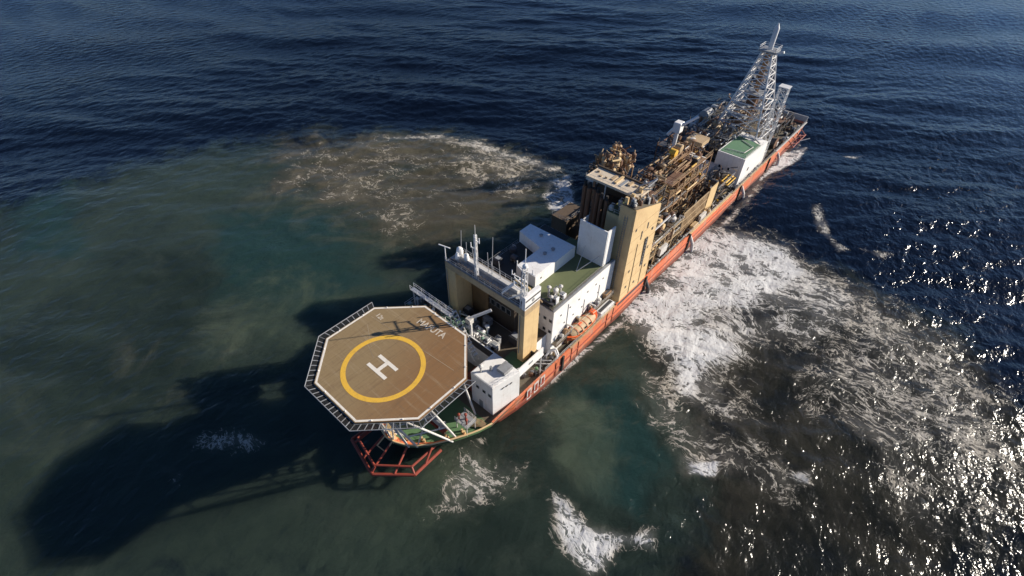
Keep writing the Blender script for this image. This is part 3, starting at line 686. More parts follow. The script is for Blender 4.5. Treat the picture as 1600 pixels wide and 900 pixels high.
def mast(x, y, z0, z1, w, parent, arms):
    o = MB()
    for dx, dy in ((-w,-w),(w,-w),(w,w),(-w,w)): o.tube((x+dx, y+dy, z0), (x+dx*.7, y+dy*.7, z1), .085)
    n = int((z1-z0)/1.1)
    for k in range(n):
        a, b = z0+(z1-z0)*k/n, z0+(z1-z0)*(k+1)/n; s = -1 if k % 2 else 1
        for f in (-1, 1): o.tube((x-w*s*.9, y+f*w*.9, a), (x+w*s*.9, y+f*w*.9, b), .045); o.tube((x+f*w*.9, y-w*s*.9, a), (x+f*w*.9, y+w*s*.9, b), .045)
    o = o.build('lattice_mast', WHITE, parent)
    for z, L, ang in arms:
        c, s = math.cos(ang), math.sin(ang)
        MB().beam((x-c*L*.15, y-s*L*.15, z), (x+c*L, y+s*L, z), .14, .14).tube((x+c*L, y+s*L, z-.2), (x+c*L, y+s*L, z+.9), .09).build('antenna_arm', WHITE, o)
    return o
ma = mast(-2.4, 21.3, 24.65, 34.2, .22, bp_, [(31, 1.2, 3.1), (33, .9, 0)])
MB().tube((-2.4, 21.3, 34.2), (-2.4, 21.3, 36.2), .06).build('whip_antenna', OFFWHITE, ma)
mb = mast(9.0, 20.95, 24.65, 33.6, .42, bp_, [(28.2, 2.6, 3.0), (29.6, 2.8, 2.9), (31, 2.6, 3.2), (32.4, 2.5, 2.8), (33, 1.4, .2)])
MB().tube((9.0, 20.95, 33.6), (9.0, 20.95, 37.5), .07).lathe((9.0, 20.95, 33.7), [(.35, 0), (.5, .2), (.35, .6), (.05, .75)], 12).build('navigation_light', WHITE, mb)
MB().beam((9.0,20.95,28),(5.6,20.9,24.7),.14).beam((9.0,20.95,28),(9.6,20.9,24.7),.14).build('mast_stay', WHITE, mb)
MB().box(5.6, 8.9, 22.6, 22.9, 27.6, 27.9).build('radar_scanner', CREAM, mb)
for x, h in ((-7.4, 7), (-6.3, 5), (-4.8, 4.4), (-1.2, 5.5), (.3, 9.5), (1.6, 5), (-.4, 4)):
    MB().tube((x, 22.2+rnd.random()*1.8, 24.65), (x+rnd.uniform(-.2, .2), 22.8, 24.65+h), .06).build('whip_antenna', GALV, bp_)
for x, y, r in ((-8.9, 23.4, .65), (-6.6, 22.9, .5), (-8.0, 21.9, .4)):
    MB().lathe((x, y, 24.65), [(.2, 0), (.2, .5), (r, .8), (r*1.05, 1.3), (r*.8, 1.9), (r*.3, 2.2)], 14).build('radome', WHITE, bp_, smooth=True)
MB().tube((-9.9, 20.7, 24.65), (-9.9, 20.7, 28), .09).beam((-11.2, 20.4, 28), (-8.8, 21, 28), .16, .16).build('signal_yard', WHITE, bp_)
MB().beam((4.1,20.9,25),(6,23.4,27.8),.28,.28).beam((3.7,21.2,25.2),(5.6,23.8,27.4),.12,.12).build('stowed_davit', WHITE, bp_)
BRIDGE = paint('bridge_shade_brown', (.05, .036, .026), .65, .4, (.04, .03, .025), .3)  # shade on the bridge front is put into this dark colour
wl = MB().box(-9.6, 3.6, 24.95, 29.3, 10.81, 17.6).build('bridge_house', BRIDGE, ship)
MB().box(-9.5, 3.5, 25.05, 29.2, 17.603, 17.66).build('roof', DGREY, wl)  # roof coloured dark for the shadow lying over it
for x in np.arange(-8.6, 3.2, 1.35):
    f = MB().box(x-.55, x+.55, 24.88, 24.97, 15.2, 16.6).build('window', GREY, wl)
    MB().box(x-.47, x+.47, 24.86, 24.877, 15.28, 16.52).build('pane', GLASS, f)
MB().rail([(-9.5, 25.1, 17.66), (3.5, 25.1, 17.66), (3.5, 29.2, 17.66)], r=.03).build('roof_railing', GREY, wl)
MB().box(-7.35, -3, 24.62, 24.9, 10.86, 23.19).build('portal_back_wall', paint('shaded_tan', (.20, .125, .06), .65, .5, (.08, .05, .03), .5), bp_)  # tan wall browned down to hold the shade behind the left pillar
MB().beam((2.4, 30.6, 18.2), (6.9, 29.2, 18.6), .24).build('gangway_beam', TAN, wl)

# ---------------------------------------------------------------- accommodation
ac = MB().box(-9.6, 9.6, 29.5, 50.6, 4.63, 17.2).build('accommodation_block', WHITE, ship)
MB().box(-2.2, 9.3, 29.65, 50.5, 17.203, 17.28).build('roof', OLIVE, ac)
MB().box(-9.5, -2.25, 29.65, 50.5, 17.203, 17.28).build('roof', paint('roof_shade_black', (.03, .03, .028), .8, .4, (.05, .045, .035), 0), ac)  # left half coloured near black in place of the shade there
MB().box(9.12, 9.58, 29.55, 50.4, 17.283, 17.45).build('gutter', GREY, ac)
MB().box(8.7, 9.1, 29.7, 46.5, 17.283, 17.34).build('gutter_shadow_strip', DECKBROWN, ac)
MB().rail([(9.3, 29.7, 17.45), (9.3, 46.6, 17.45)], step=1.6, r=.03).build('roof_railing', GREY, ac)
MB().box(9.62, 10.9, 29.6, 50.4, 8.2, 8.4).build('boat_gallery', DECKBROWN, ac)
MB().rail([(10.85, 29.7, 8.4), (10.85, 50.3, 8.4)], r=.03).build('gallery_railing', OFFWHITE, ac)
wins_x(9.6, (32, 35, 38, 41, 44, 46.6), (14.8,), ac)
wins_x(9.6, (33.5, 36.5, 39.5, 45.4), (11.6,), ac)
wins_y(29.5, (9, 7.6, 6), (14.6, 11.6), ac)
MB().box(9.6, 9.66, 42, 42.9, 8.4, 10.5).build('door', GREY, ac)
for y, z in ((34.3, 16.2), (40.2, 13.2), (45.6, 13.6)): MB().tube((9.66, y, z), (9.66, y, 8.6), .06).build('drain_pipe', OFFWHITE, ac)
L = [(-9.58, 41.7), (-2.6, 40.2), (-2.6, 32.6), (2.5, 32.4), (2.5, 45.6), (-9.58, 45.3)]
lb = MB().prism(L, 17.29, 20.1).build('roof_house', WHITE, ac)
Li = [(-9.3, 41.9), (-2.4, 40.4), (-2.4, 32.8), (2.3, 32.6), (2.3, 45.4), (-9.3, 45.1)]
MB().prism(Li, 20.103, 20.16).build('roof', WHITE, lb)
for x, y in ((-.6, 39.2), (-.2, 41.4), (-5, 43.4)): MB().lathe((x, y, 20.16), [(.35, 0), (.35, .3), (.45, .35), (.1, .5)], 12).build('roof_vent', GREY, lb)
MB().box(-1.2, -.3, 32.4, 32.53, 17.35, 19.3).build('door', DGREY, lb)
wins_x(2.5, (34.2,), (18.9,), lb)
# roof clutter: pale ventilators near the front, dark beams
for x, y, h, k in ((6.2,32,2.6,3),(7.2,32.8,1.8,3),(6.6,33.8,1.6,1),(8,31.9,1.5,0),(5.6,33,1.4,3),(8.2,34,1.1,0),(7.4,31.3,1.3,3),(6.9,35,1.2,3)): machine(x, y, 17.29, 1.1, 1, h, (WHITE, OFFWHITE)[k % 2], ac, k)
MB().beam((3.2, 30.2, 17.8), (8.6, 30.5, 17.8), .5, .6).beam((3.6, 29.8, 17.5), (8.8, 29.75, 17.5), .3, .4).build('roof_beam', DGREY, ac)
MB().tube((5.6, 42, 17.3), (8, 46.6, 20), .09).tube((5.6, 42, 17.3), (4.2, 46.6, 20.6), .07).build('roof_stay', OFFWHITE, ac)
MB().rail([(-9.4, 29.7, 17.28), (3, 29.7, 17.28)], r=.03).rail([(-9.4, 29.7, 17.28), (-9.4, 41, 17.28)], r=.03).build('roof_railing', GREY, ac)
for x, y, c in ((-8, 33, 0), (-6, 36, 2), (-8.2, 38, 1)): machine(x, y, 17.28, 1.6, 1.6, 1.5, DGREY, ac, c)
# side gallery clutter along the white wall
for y in np.arange(30.2, 50, 1.1):
    machine(10.2+rnd.uniform(-.3, .2), y, 8.4 if rnd.random() < .6 else 4.62, .9, .8, rnd.uniform(.6, 1.6), rnd.choice((RUST, TAN, GREY, DGREY, OFFWHITE, RUST2)), ship, rnd.randrange(4))

for a, b, r_ in (((8.9,25.6,5.2),(11.4,27.4,5.4),.16),((9,26.3,5.6),(11.2,28,5.8),.14),((9.4,24.8,5),(11.5,25.4,5),.12)):
    MB().tube(a, b, r_).build('deck_pipe', OFFWHITE, ship)
arm = MB().path([(9.2,27.6,4.6),(9.6,29.4,6.6),(10.6,30,7.2),(11.4,29.8,6.4),(11.6,29.2,4.8)], .2, n=8).build('davit_arm', WHITE, ship, smooth=True)
arm = MB().path([(9.2,28.8,4.6),(9.6,29.2,6.4),(10.6,29.6,7),(11.5,29.4,6.0),(11.6,28.9,4.8)], .18, n=8).build('davit_arm', WHITE, ship, smooth=True)
for k in range(10): machine(rnd.uniform(8.9,11.2), rnd.uniform(21,29), 4.6, .9, .9, rnd.uniform(.5,1.3), rnd.choice((DGREY, DGREY, RUST, GREY, DGREY, GREEN)), ship, rnd.randrange(4))
# white screen, exhaust casing and the tall cream tower
sc_ = MB().box(2.1, 8.8, 46.8, 47.05, 17.29, 26.2).build('exhaust_screen', WHITE, ship)
MB().box(8.6, 8.85, 47.06, 49.6, 17.29, 26.2).build('screen_side', WHITE, sc_)
MB().box(2.1, 2.3, 47.06, 49.6, 17.29, 25.8).build('screen_side', OFFWHITE, sc_)
tw = MB()
tw.hexa([(7.9,51.4,4.62),(12.0,51.4,4.62),(12.0,63,4.62),(7.9,63,4.62)], [(7.9,51.7,30.0),(11.5,51.7,30.0),(11.5,62.8,26.4),(7.9,62.8,26.4)])
tower = tw.build('casing_tower', CREAM, ship)
MB().box(12.0, 12.06, 51.2, 62.6, 4.62, 5.4).build('kick_plate', DGREY, tower)
for y, z, h in ((56.2, 20.6, 2.2), (58.4, 22.4, 1.5), (60.6, 15.8, .7)):
    MB().box(11.4, 12.03-.0208*(z-4.6), y-.2, y+.2, z, z+h).build('louvre', DGREY, tower)
MB().tube((12.02, 55.2, 6), (11.72, 55.2, 20), .07).tube((12.02, 59.6, 6), (11.8, 59.6, 17), .06).build('conduit', TAN, tower)
m = MB()
for z in np.arange(12, 20, .8): m.box(11.6, 11.93, 58.6, 59.2, z, z+.08)
m.box(11.7, 11.97, 58.55, 58.62, 11.8, 19.8).box(11.7, 11.97, 59.18, 59.25, 11.8, 19.8); m.build('side_ladder', GREY, tower)
for y, h in ((52.6, 2.2), (55, 1.6), (58, 1.8)): MB().box(8.1, 8.8, y, y+.5, 27.5, 30+h*.6).build('parapet_post', CREAM, tower)
m = MB()
for k, z in enumerate(np.arange(7.6, 27, 2.9)): m.box(12.0-.0197*(z-4.6)-.1, 12.03-.0197*(z-4.6), 51.55, 62.5-.0*z, z, z+.07)
m.build('stiffener_seams', TAN, tower)
m = MB()
for z in np.arange(6, 28, .55): m.box(9.3, 9.9, 51.36+.012*(z-4.6)-.1, 51.42+.012*(z-4.6)-.1, z, z+.06)
m.beam((9.3,51.33,5.8),(9.3,51.6,28),.07).beam((9.9,51.33,5.8),(9.9,51.6,28),.07)
m.build('ladder', GREY, tower)
for y, z in ((53.4, 9), (53.6, 13.4), (57, 8.2), (61.2, 10.5), (61, 21), (53.2, 24.6)):
    MB().box(11.6, 12.06-.0197*(z-4.6), y-.25, y+.25, z-.3, z+.3).build('vent_flap', DGREY, tower)
lt = MB().box(-12, -7.6, 56.6, 64, 4.62, 15.5).build('casing_tower', DEEPBROWN, ship)  # left tower coloured dark brown in place of the shade on it
MB().rail([(-12, 56.6, 15.5), (-7.6, 56.6, 15.5), (-7.6, 64, 15.5)]).build('tower_railing', GREY, lt)
cs = MB().box(4.6, 7.78, 52.6, 60.9, 4.63, 26.4).build('exhaust_casing', CREAM, ship)
MB().box(4.7, 7.7, 52.7, 60.8, 26.403, 26.46).build('roof', OLIVE, cs)
MB().box(-.5, 4.58, 58.2, 60.9, 4.63, 24.5).build('casing_wing', DEEPBROWN, cs)
for x, y, h in ((5, 53.5, 1.2), (6.6, 54.6, .8), (5.6, 56, 1.5)): machine(x, y, 26.46, 1, 1, h, (GREY, TAN, OFFWHITE)[int(x) % 3], cs, int(x) % 4)
MB().rail([(4.7, 52.7, 26.46), (7.7, 52.7, 26.46)], step=1.2).build('casing_railing', OFFWHITE, cs)
for x, y, r in ((-3.2, 55.6, .5), (-1.9, 55.4, .6), (-.6, 55.7, .45), (.5, 55, .5), (2.2, 53.8, .35), (3.6, 53.6, .4)):
    p_ = MB().tube((x, y, 17.3), (x, y, 28.0), r, n=12).build('exhaust_pipe', RUST, ship, smooth=True)
    MB().tube((x, y, 28.0), (x, y, 29.1), r*.7, n=12).build('pipe_tip', RUBBER, p_)
MB().box(-4, 7.9, 61.0, 61.25, 4.7, 30.25).build('canopy_back_wall', DEEPBROWN, ship)
tr = MB().box(-3.6, 9.3, 56.0, 61.4, 29.5, 29.85).build('canopy_roof', paint('weathered_cream', (.58, .49, .37), .65, .6, (.34, .24, .15), .3, scale=.9), ship)
m = MB()
for y in (56.05, 61.2): m.box(-3.65, 9.35, y, y+.16, 29.85, 30.0)
for x in (-3.6, 2.9, 9.1): m.box(x, x+.14, 56.0, 61.4, 29.852, 29.93)
m.build('roof_battens', MATS['weathered_cream'], tr)
for k in range(9): MB().box(-2.8+1.3*k, -2.2+1.3*k, 57+rnd.random()*3, 57.8+rnd.random()*3.2, 29.86, 29.95+.3*rnd.random()).build('roof_plate', rnd.choice((OFFWHITE, CREAM, TAN, GREY)), tr)
for x in (-3.4, 1.4, 8.9):
    for y in (56.2, 60.8): MB().tube((x, y, 17.3 if x < 1 else 26.2), (x, y, 29.5), .16).build('canopy_post', OFFWHITE, tr)
MB().box(-3.3, -1.7, 56.1, 56.25, 26.6, 29.45).build('canopy_panel', OFFWHITE, tr)
MB().rail([(-3.6, 56.0, 29.85), (9.3, 56.0, 29.85)], r=.03, h=.8, rows=(.8,)).build('canopy_railing', OFFWHITE, tr)
m = MB().hexa([(8.1,51.9,30.02),(11.3,51.9,30.02),(11.3,62.6,26.49),(8.1,62.6,26.49)], [(8.1,51.9,30.1),(11.3,51.9,30.1),(11.3,62.6,26.57),(8.1,62.6,26.57)]); m.build('tower_roof', DECKBROWN, tower)
for k in range(16):
    y = 52.4+k*.6; machine(rnd.uniform(8.6, 10.8), y, 30-.33*(y-51.7), .8, .8, rnd.uniform(.5, 1.8), rnd.choice((DGREY, RUST, TAN, GREY, OFFWHITE)), tower, rnd.randrange(4))
MB().beam((7,60,29.9),(9.6,62.5,31.6),.2).beam((8.5,62.2,29.9),(9.6,58.8,31.4),.18).beam((7.6,58.6,30),(9.7,60.8,30),.18).beam((9.6,58.8,31.4),(9.6,62.5,31.6),.15).build('hoist_frame', GALV, tr)
# ---------------------------------------------------------------- mineral processing plant amidships
def plant(name, x0, x1, y0, y1, z0, z1, floors, npipe, ntank, pal, seed, frame=RUST2, pr=(.1, .3)):
    r = random.Random(seed)
    f = MB(); nx = max(1, round((x1-x0)/3.2)); ny = max(1, round((y1-y0)/4))
    X = [x0+(x1-x0)*i/nx for i in range(nx+1)]; Y = [y0+(y1-y0)*i/ny for i in range(ny+1)]
    Zs = [z0+(z1-z0)*i/floors for i in range(floors+1)]
    for x in X:
        for y in Y: f.box(x-.13, x+.13, y-.13, y+.13, z0, z1+r.uniform(-1.5, .8))
    for z in Zs[1:]:
        for x in X: f.box(x-.1, x+.1, y0, y1, z-.3, z-.05)
        for y in Y: f.box(x0, x1, y-.1, y+.1, z-.28, z-.06)
    for i in range(nx):
        for k in range(floors):
            if r.random() < .5: f.beam((X[i], y0, Zs[k]), (X[i+1], y0, Zs[k+1]), .12)
    for j in range(ny):
        for k in range(floors):
            if r.random() < .5: f.beam((x1, Y[j], Zs[k]), (x1, Y[j+1], Zs[k+1]), .12)
    o = f.build(name, frame, ship)
    for z in Zs[1:]:
        for i in range(nx):
            for j in range(ny):
                if r.random() < .42: MB().box(X[i]+.1, X[i+1]-.1, Y[j]+.1, Y[j+1]-.1, z-.05, z).build('floor_grating', r.choice((DECKBROWN, DGREY, RUST)), o)
        if r.random() < .8: MB().rail([(x1, y0, z), (x1, y1, z)], r=.035).build('walkway_railing', r.choice((YELLOW, TAN, OFFWHITE)), o)
        MB().rail([(x0, y0, z), (x1, y0, z)], r=.035).build('walkway_railing', r.choice((TAN, OFFWHITE)), o)
    for i in range(npipe):
        p = Vector((r.uniform(x0, x1), r.uniform(y0, y1), r.uniform(z0+(z1-z0)*.25, z1+1))); pts = [p.copy()]
        ax = r.choice((0, 1, 1, 2))
        for k in range(r.randint(1, 4)):
            q = p.copy(); L_ = r.uniform(1.2, (2.5, 6, 3.5)[ax])*r.choice((-1, 1)); q[ax] += L_
            q = Vector((min(max(q.x, x0-.4), x1+.4), min(max(q.y, y0-.4), y1+.4), min(max(q.z, z0), z1+1.4)))
            if (q-p).length > .3: pts.append(q.copy()); p = q
            ax = (ax+r.choice((1, 2))) % 3
        if len(pts) > 1: MB().path(pts, r.uniform(*pr), n=8).build('pipe', r.choice(pal), o, smooth=True)
    for i in range(ntank):
        z = r.choice(Zs[-2:] if r.random() < .7 else Zs[:-1]); w = r.uniform(.9, 2.2)
        machine(r.uniform(x0+1, x1-1), r.uniform(y0+1, y1-1), z, w, w*.9, r.uniform(1, 2.6), r.choice(pal), o, r.randrange(4))
    return o
PAL = (RUST, RUST, RUST2, RUST2, TAN, CREAM, DGREY, DEEPBROWN)
plant('screening_tower', -12.4, -5, 71.5, 80, 4.62, 22, 5, 60, 24, PAL, 3)
plant('pump_module', -3.6, 4.6, 66, 80, 4.62, 19.5, 4, 55, 22, (DGREY, DGREY, RUST, GREY, TAN, OFFWHITE), 5, frame=DGREY)
plant('sorting_plant', -4.5, 5.2, 82.4, 105, 4.62, 19, 4, 100, 40, (RUST, RUST2, RUST2, TAN, RUST, DEEPBROWN, DGREY, CREAM, YELLOW), 7, pr=(.12, .34))
plant('conveyor_gallery', 5.6, 10.4, 64.5, 82, 4.62, 11.5, 2, 80, 36, (GREY, TAN, DGREY, OFFWHITE, RUST, CREAM), 9, frame=TAN, pr=(.07, .22))
plant('pipe_module', 5.6, 10.2, 103.5, 114.5, 4.62, 10, 2, 40, 14, (DGREY, DGREY, RUST, OFFWHITE, YELLOW), 13, frame=DGREY)
plant('cyclone_module', -11.6, -3, 106.5, 122, 4.62, 15, 3, 60, 20, (DGREY, RUST, RUST, GREY, OFFWHITE), 15, frame=RUST)
plant('drill_floor_module', -10.5, 2.5, 124, 150, 4.62, 15, 3, 80, 26, (RUST, GREY, TAN, DGREY, RUST2, GALV), 17, frame=GREY)
plant('stern_module', -9.5, 7.5, 152, 171, 4.62, 9.5, 2, 70, 26, (DGREY, DGREY, RUST, GREY, OFFWHITE), 19, frame=DGREY)
# cyclone cluster crowning the screening tower, beams and odd ends over the plant
for k in range(70):
    v = Vector((rnd.gauss(0, 1), rnd.gauss(0, 1), rnd.gauss(0, .8))).normalized()*rnd.uniform(1, 4.2)
    p_ = Vector((-8.6, 76, 23.2))+Vector((v.x, v.y*1.3, v.z))
    d = Vector((rnd.gauss(0, 1), rnd.gauss(0, 1), rnd.gauss(0, .8))).normalized()*rnd.uniform(.8, 2.6)
    MB().tube(p_, p_+d, rnd.uniform(.1, .32), n=8).build('slurry_pipe', rnd.choice((RUST, RUST2, DGREY, RUST, TAN, DEEPBROWN, CREAM)), ship, smooth=True)
for k in range(30):
    a = k*2.39996; rr = 1.0+3.4*math.sqrt(k/30); x, y, z = -8.4+rr*math.cos(a), 76+1.2*rr*math.sin(a), 24.2+rnd.uniform(-2.5, 3)-.5*rr
    c_ = MB().lathe((x, y, z), [(.12, -1.5), (.55, .3), (.6, 1.0), (.35, 1.25), (.1, 1.3)], 10).build('cyclone', rnd.choice((RUST2, TAN, CREAM, RUST, RUST)), ship, smooth=True)
    MB().tube((x, y, z+1.2), (x+rnd.uniform(-1, 1), y+rnd.uniform(-1, 1), z+1.9), .17).build('cyclone_pipe', rnd.choice((RUST, TAN)), c_, smooth=True)
for k in range(26):
    x = -4+8.6*rnd.random(); y = 83+rnd.random()*12; z = 18.8+rnd.uniform(.2, 1.6)
    MB().beam((x, y, z), (x+rnd.uniform(-.2, .2), y+rnd.uniform(4, 9), z+rnd.uniform(-.4, .4)), .2, .24).build('conveyor_beam', rnd.choice((TAN, RUST2, RUST2, RUST)), ship)
for k in range(90):
    x = rnd.uniform(4.8, 11); y = rnd.uniform(64, 116); z = rnd.uniform(5.2, 12 if x < 10 else 7)
    d = Vector((rnd.gauss(0, 1), rnd.gauss(0, 2), rnd.gauss(0, .8))).normalized()*rnd.uniform(.8, 2.8)
    MB().beam((x, y, z), (min(x+d.x, 11.6), y+d.y, max(4.7, z+d.z)), .16, .2).build('loose_beam', rnd.choice((DGREY, RUST, OFFWHITE, TAN, GREY, CREAM)), ship)
for k in range(60):
    x = rnd.uniform(-10, 3); y = rnd.uniform(120, 152); z = rnd.uniform(14.8, 18.5)
    d = Vector((rnd.gauss(0, 1), rnd.gauss(0, 1.5), rnd.gauss(0, .7))).normalized()*rnd.uniform(1, 3.4)
    MB().tube((x, y, z), (x+d.x, y+d.y, z+d.z), rnd.uniform(.1, .26)).build('loose_pipe', rnd.choice((GREY, RUST, OFFWHITE, TAN, DGREY, RUST2)), ship)
# cream wind wall with a weathered lattice continuation
ww = MB().box(9.9, 10.1, 97.6, 102.4, 4.62, 13.2).build('wind_wall', CREAM, ship)
m = MB()
for k in range(18): m.beam((9.95, 83.4+k*.78, 4.8), (9.95, 83.4+k*.78, 12.4), .16, .3)
for z in (5, 7.5, 10, 12.3): m.box(9.8, 10.05, 83.2, 97.4, z, z+.18)
m.build('lattice_wall', TAN, ww)
m = MB()
for k in range(15): m.beam((10.0, 83.4+k*.93, 4.9), (10.0, 84.4+k*.93, 12.2), .09, .09)
m.build('lattice_brace', RUST2, ww)
for y, z in ((70.5, 7.5), (93, 5.5)):
    MB().box(10.6, 11.3, y, y+3.4, z-.6, z+1.6).build('control_cabinet', OFFWHITE, ship)
jb = MB().tube((9, 68.5, 11.6), (9, 68.5, 14), .3, n=10).build('hose_crane', OFFWHITE, ship, smooth=True)
MB().beam((8.6, 66.8, 13.8), (9.6, 75, 16), .3, .35).build('crane_boom', WHITE, jb)
for i in range(38):
    machine(rnd.uniform(10.5, 11.4), 64.5+i*1.28, 4.6, .8, .8, rnd.uniform(.5, 1.5), rnd.choice((RUST, DGREY, GREY, OFFWHITE, TAN, CREAM)), ship, rnd.randrange(4))

# low store in shade ahead of the aft house
ls = MB().box(-1.5, 3.4, 108, 117.8, 4.62, 9.8).build('aft_store', OFFWHITE, ship)
MB().rail([(-1.5, 108, 9.8), (3.4, 108, 9.8)]).build('store_railing', OFFWHITE, ls)
ah = MB().hexa([(2.6,117.5,4.62),(10.9,117.5,4.62),(10.9,137.5,4.62),(2.6,137.5,4.62)], [(2.6,117.5,14),(10.9,117.5,14),(10.9,135.5,13),(2.6,135.5,13.4)]).build('aft_house', WHITE, ship)
MB().hexa([(3,118,14.0),(10.5,118,14.0),(10.5,130.6,13.35),(3,131.6,13.5)], [(3,118,14.06),(10.5,118,14.06),(10.5,130.6,13.42),(3,131.6,13.62)]).build('roof', paint('bright_deck_green', (.085, .19, .105), .7, .45, (.09, .12, .06), 0, scale=.5), ah)
wins_x(10.9, (123.5,), (8.6,), ah, .9, 1.1)
wins_y(117.5, (4.4, 7.2), (9.6,), ah, .6, .7)
MB().rail([(10.7, 117.7, 14.05), (10.7, 131, 13.4)]).rail([(2.8, 117.7, 14.05), (10.7, 117.7, 14.05)]).build('roof_railing', OFFWHITE, ah)
MB().path([(4, 120, 14.2), (9, 121, 14.15), (9.4, 127, 13.8), (5, 129, 13.8)], .12).path([(3.4, 131, 14), (8, 132.4, 13.8), (9.8, 131, 13.6)], .25).build('roof_pipes', OFFWHITE, ah)

# derrick
def lattice(name, base, top, z0, z1, n, r, mat, parent, cross=True):
    (cx0, cy0, h0), (cx1, cy1, h1) = base, top
    lv = []
    for k in range(n+1):
        f = k/n; f = 1-(1-f)**1.25
        cx, cyy, h = cx0+(cx1-cx0)*f, cy0+(cy1-cy0)*f, h0+(h1-h0)*f; z = z0+(z1-z0)*f
        lv.append([Vector((cx+a*h, cyy+b*h, z)) for a, b in ((-1,-1),(1,-1),(1,1),(-1,1))])
    m = MB()
    for i in range(4): m.tube(lv[0][i], lv[0][(i+1) % 4], r*.8)
    o = m.build(name, mat, parent)
    for i in range(4):
        m = MB()
        for A_, B2 in zip(lv, lv[1:]): m.tube(A_[i], B2[i], r)
        m.build('leg', mat, o)
    for k, (A_, B2) in enumerate(zip(lv, lv[1:])):
        m = MB()
        for i in range(4):
            j = (i+1) % 4
            m.tube(B2[i], B2[j], r*.6)
            if cross: m.tube(A_[i], B2[j], r*.5); m.tube(A_[j], B2[i], r*.5)
        m.build('lattice_bay', mat, o)
    return o
DW = paint('derrick_white', (.62, .62, .62), .5, .3, (.3, .22, .16), .3)
dk = lattice('derrick', (1.2, 139.5, 6.9), (1.2, 139.5, 1.5), 12.5, 36.5, 9, .24, DW, ship)
cb = MB().box(-1.2, 3.6, 137.2, 141.8, 36.5, 37.0).build('crown_platform', GREY, dk)
MB().rail([(-1.2,137.2,37),(3.6,137.2,37),(3.6,141.8,37),(-1.2,141.8,37),(-1.2,137.2,37)], r=.05).build('platform_railing', DW, cb)
MB().beam((3.2, 138, 36.4), (5.8, 137.6, 37.6), .5, .6).build('crown_beam', DW, cb)
MB().lathe((1.2, 139.5, 37.0), [(.75, 0), (.75, 5.6), (.5, 6.1), (.15, 6.9)], 12).build('crown_tube', DW, dk, smooth=True)
MB().box(-1.3, 3.7, 137, 142, 24.4, 24.7).build('monkey_board', GREY, dk)
MB().tube((1.2, 139.5, 13), (1.2, 139.5, 36), .4, n=10).tube((2.2, 138.6, 13), (1.8, 139, 36), .2).tube((.2, 140.2, 13), (.6, 139.9, 36), .2).build('drill_string', RUST2, dk)
for k in range(46):
    f = rnd.random()**1.6; h = 5.6*(1-f)+1.2*f; z = 13+22*f
    p_ = Vector((1.2+rnd.uniform(-h, h), 139.5+rnd.uniform(-h, h), z)); d = Vector((rnd.gauss(0, 1), rnd.gauss(0, 1), rnd.gauss(0, .8))).normalized()*rnd.uniform(.8, 3)
    q_ = p_+d; q_.x = min(max(q_.x, 1.2-h), 1.2+h); q_.y = min(max(q_.y, 139.5-h), 139.5+h)
    MB().tube(p_, q_, rnd.uniform(.08, .2)).build('derrick_fitting', rnd.choice((DW, GREY, RUST2, TAN, DW, RUST)), dk)
for z, h in ((17.5, 5.2), (21, 4.3)): MB().box(1.2-h, 1.2+h*.2, 139.5-h, 139.5-h*.3, z, z+.1).build('rack_platform', GREY, dk)
MB().box(-.2, 2.6, 138.2, 140.8, 20, 23).build('travelling_block', RUST, dk)
MB().box(.2, 2.2, 138.6, 140.4, 28, 29.6).build('top_drive', RUST, dk)
for a, b in (((-5, 133.3, 12.5), (-5, 133.3, 4.62)), ((7.4, 133.3, 12.5), (7.4, 138, 4.62)), ((7.4, 145.7, 12.5), (7.4, 145.7, 4.62)), ((-5, 145.7, 12.5), (-5, 145.7, 4.62))):
    MB().tube(a, b, .3).build('derrick_leg', DW, dk)
MB().box(-5.4, 7.8, 132.9, 146, 12.2, 12.45).build('drill_floor', DECKBROWN, dk)
for y in (133.3, 139): MB().beam((-5, y, 12.5), (7.4, y+3, 19), .3).build('knee_brace', DW, dk)
MB().beam((3, 131.5, 11), (7.6, 133.3, 13.6), .4).beam((3, 131.5, 11), (3, 127, 15.5), .35).build('knee_brace', DW, dk)
rk = lattice('pipe_rack_tower', (9.2, 138.2, 1.35), (9.2, 138.2, 1.25), 4.62, 28.6, 8, .14, DW, ship)
MB().box(7.7, 10.7, 136.8, 139.7, 28.6, 28.8).build('tower_top', DW, rk)
for k in range(8):
    MB().lathe((-9+k*1.1, 128.5+.5*(k % 3), 15), [(.5, 0), (.55, 1.2), (.3, 2), (.1, 2.2)], 10).build('mud_tank', rnd.choice((GREY, TAN, RUST, OFFWHITE)), ship, smooth=True)
MB().lathe((-9.4, 133, 16.5), [(.3, -2.2), (1.5, -2), (1.5, 2), (.3, 2.2)], 16, 'y').build('shaker_drum', GREY, ship, smooth=True)

# white deck crane on the far side
dc = MB().tube((-7.6, 108.8, 15), (-7.6, 108.8, 19.6), .55, n=12).build('pedestal_crane', WHITE, ship, smooth=True)
MB().box(-8.7, -6.5, 107.5, 110, 19.6, 22.6, .15).build('crane_cab', WHITE, dc)
MB().beam((-6.7, 108.8, 21.8), (-3.8, 112, 24.2), .55, .6).build('crane_boom', WHITE, dc)
MB().beam((-8.6, 108.4, 20.4), (-9.8, 107.6, 18.4), .7, .7).build('counterweight', WHITE, dc)
MB().box(-3.4, 1.6, 110.5, 112.2, 12.4, 13.4).tube((-3.2,111,9.9),(-3.2,111,12.4),.12).tube((1.4,111,9.9),(1.4,111,12.4),.12).build('launder_box', WHITE, ship)
MB().box(-6, -1, 113, 118, 15.2, 16.6).build('hopper', TAN, ship)

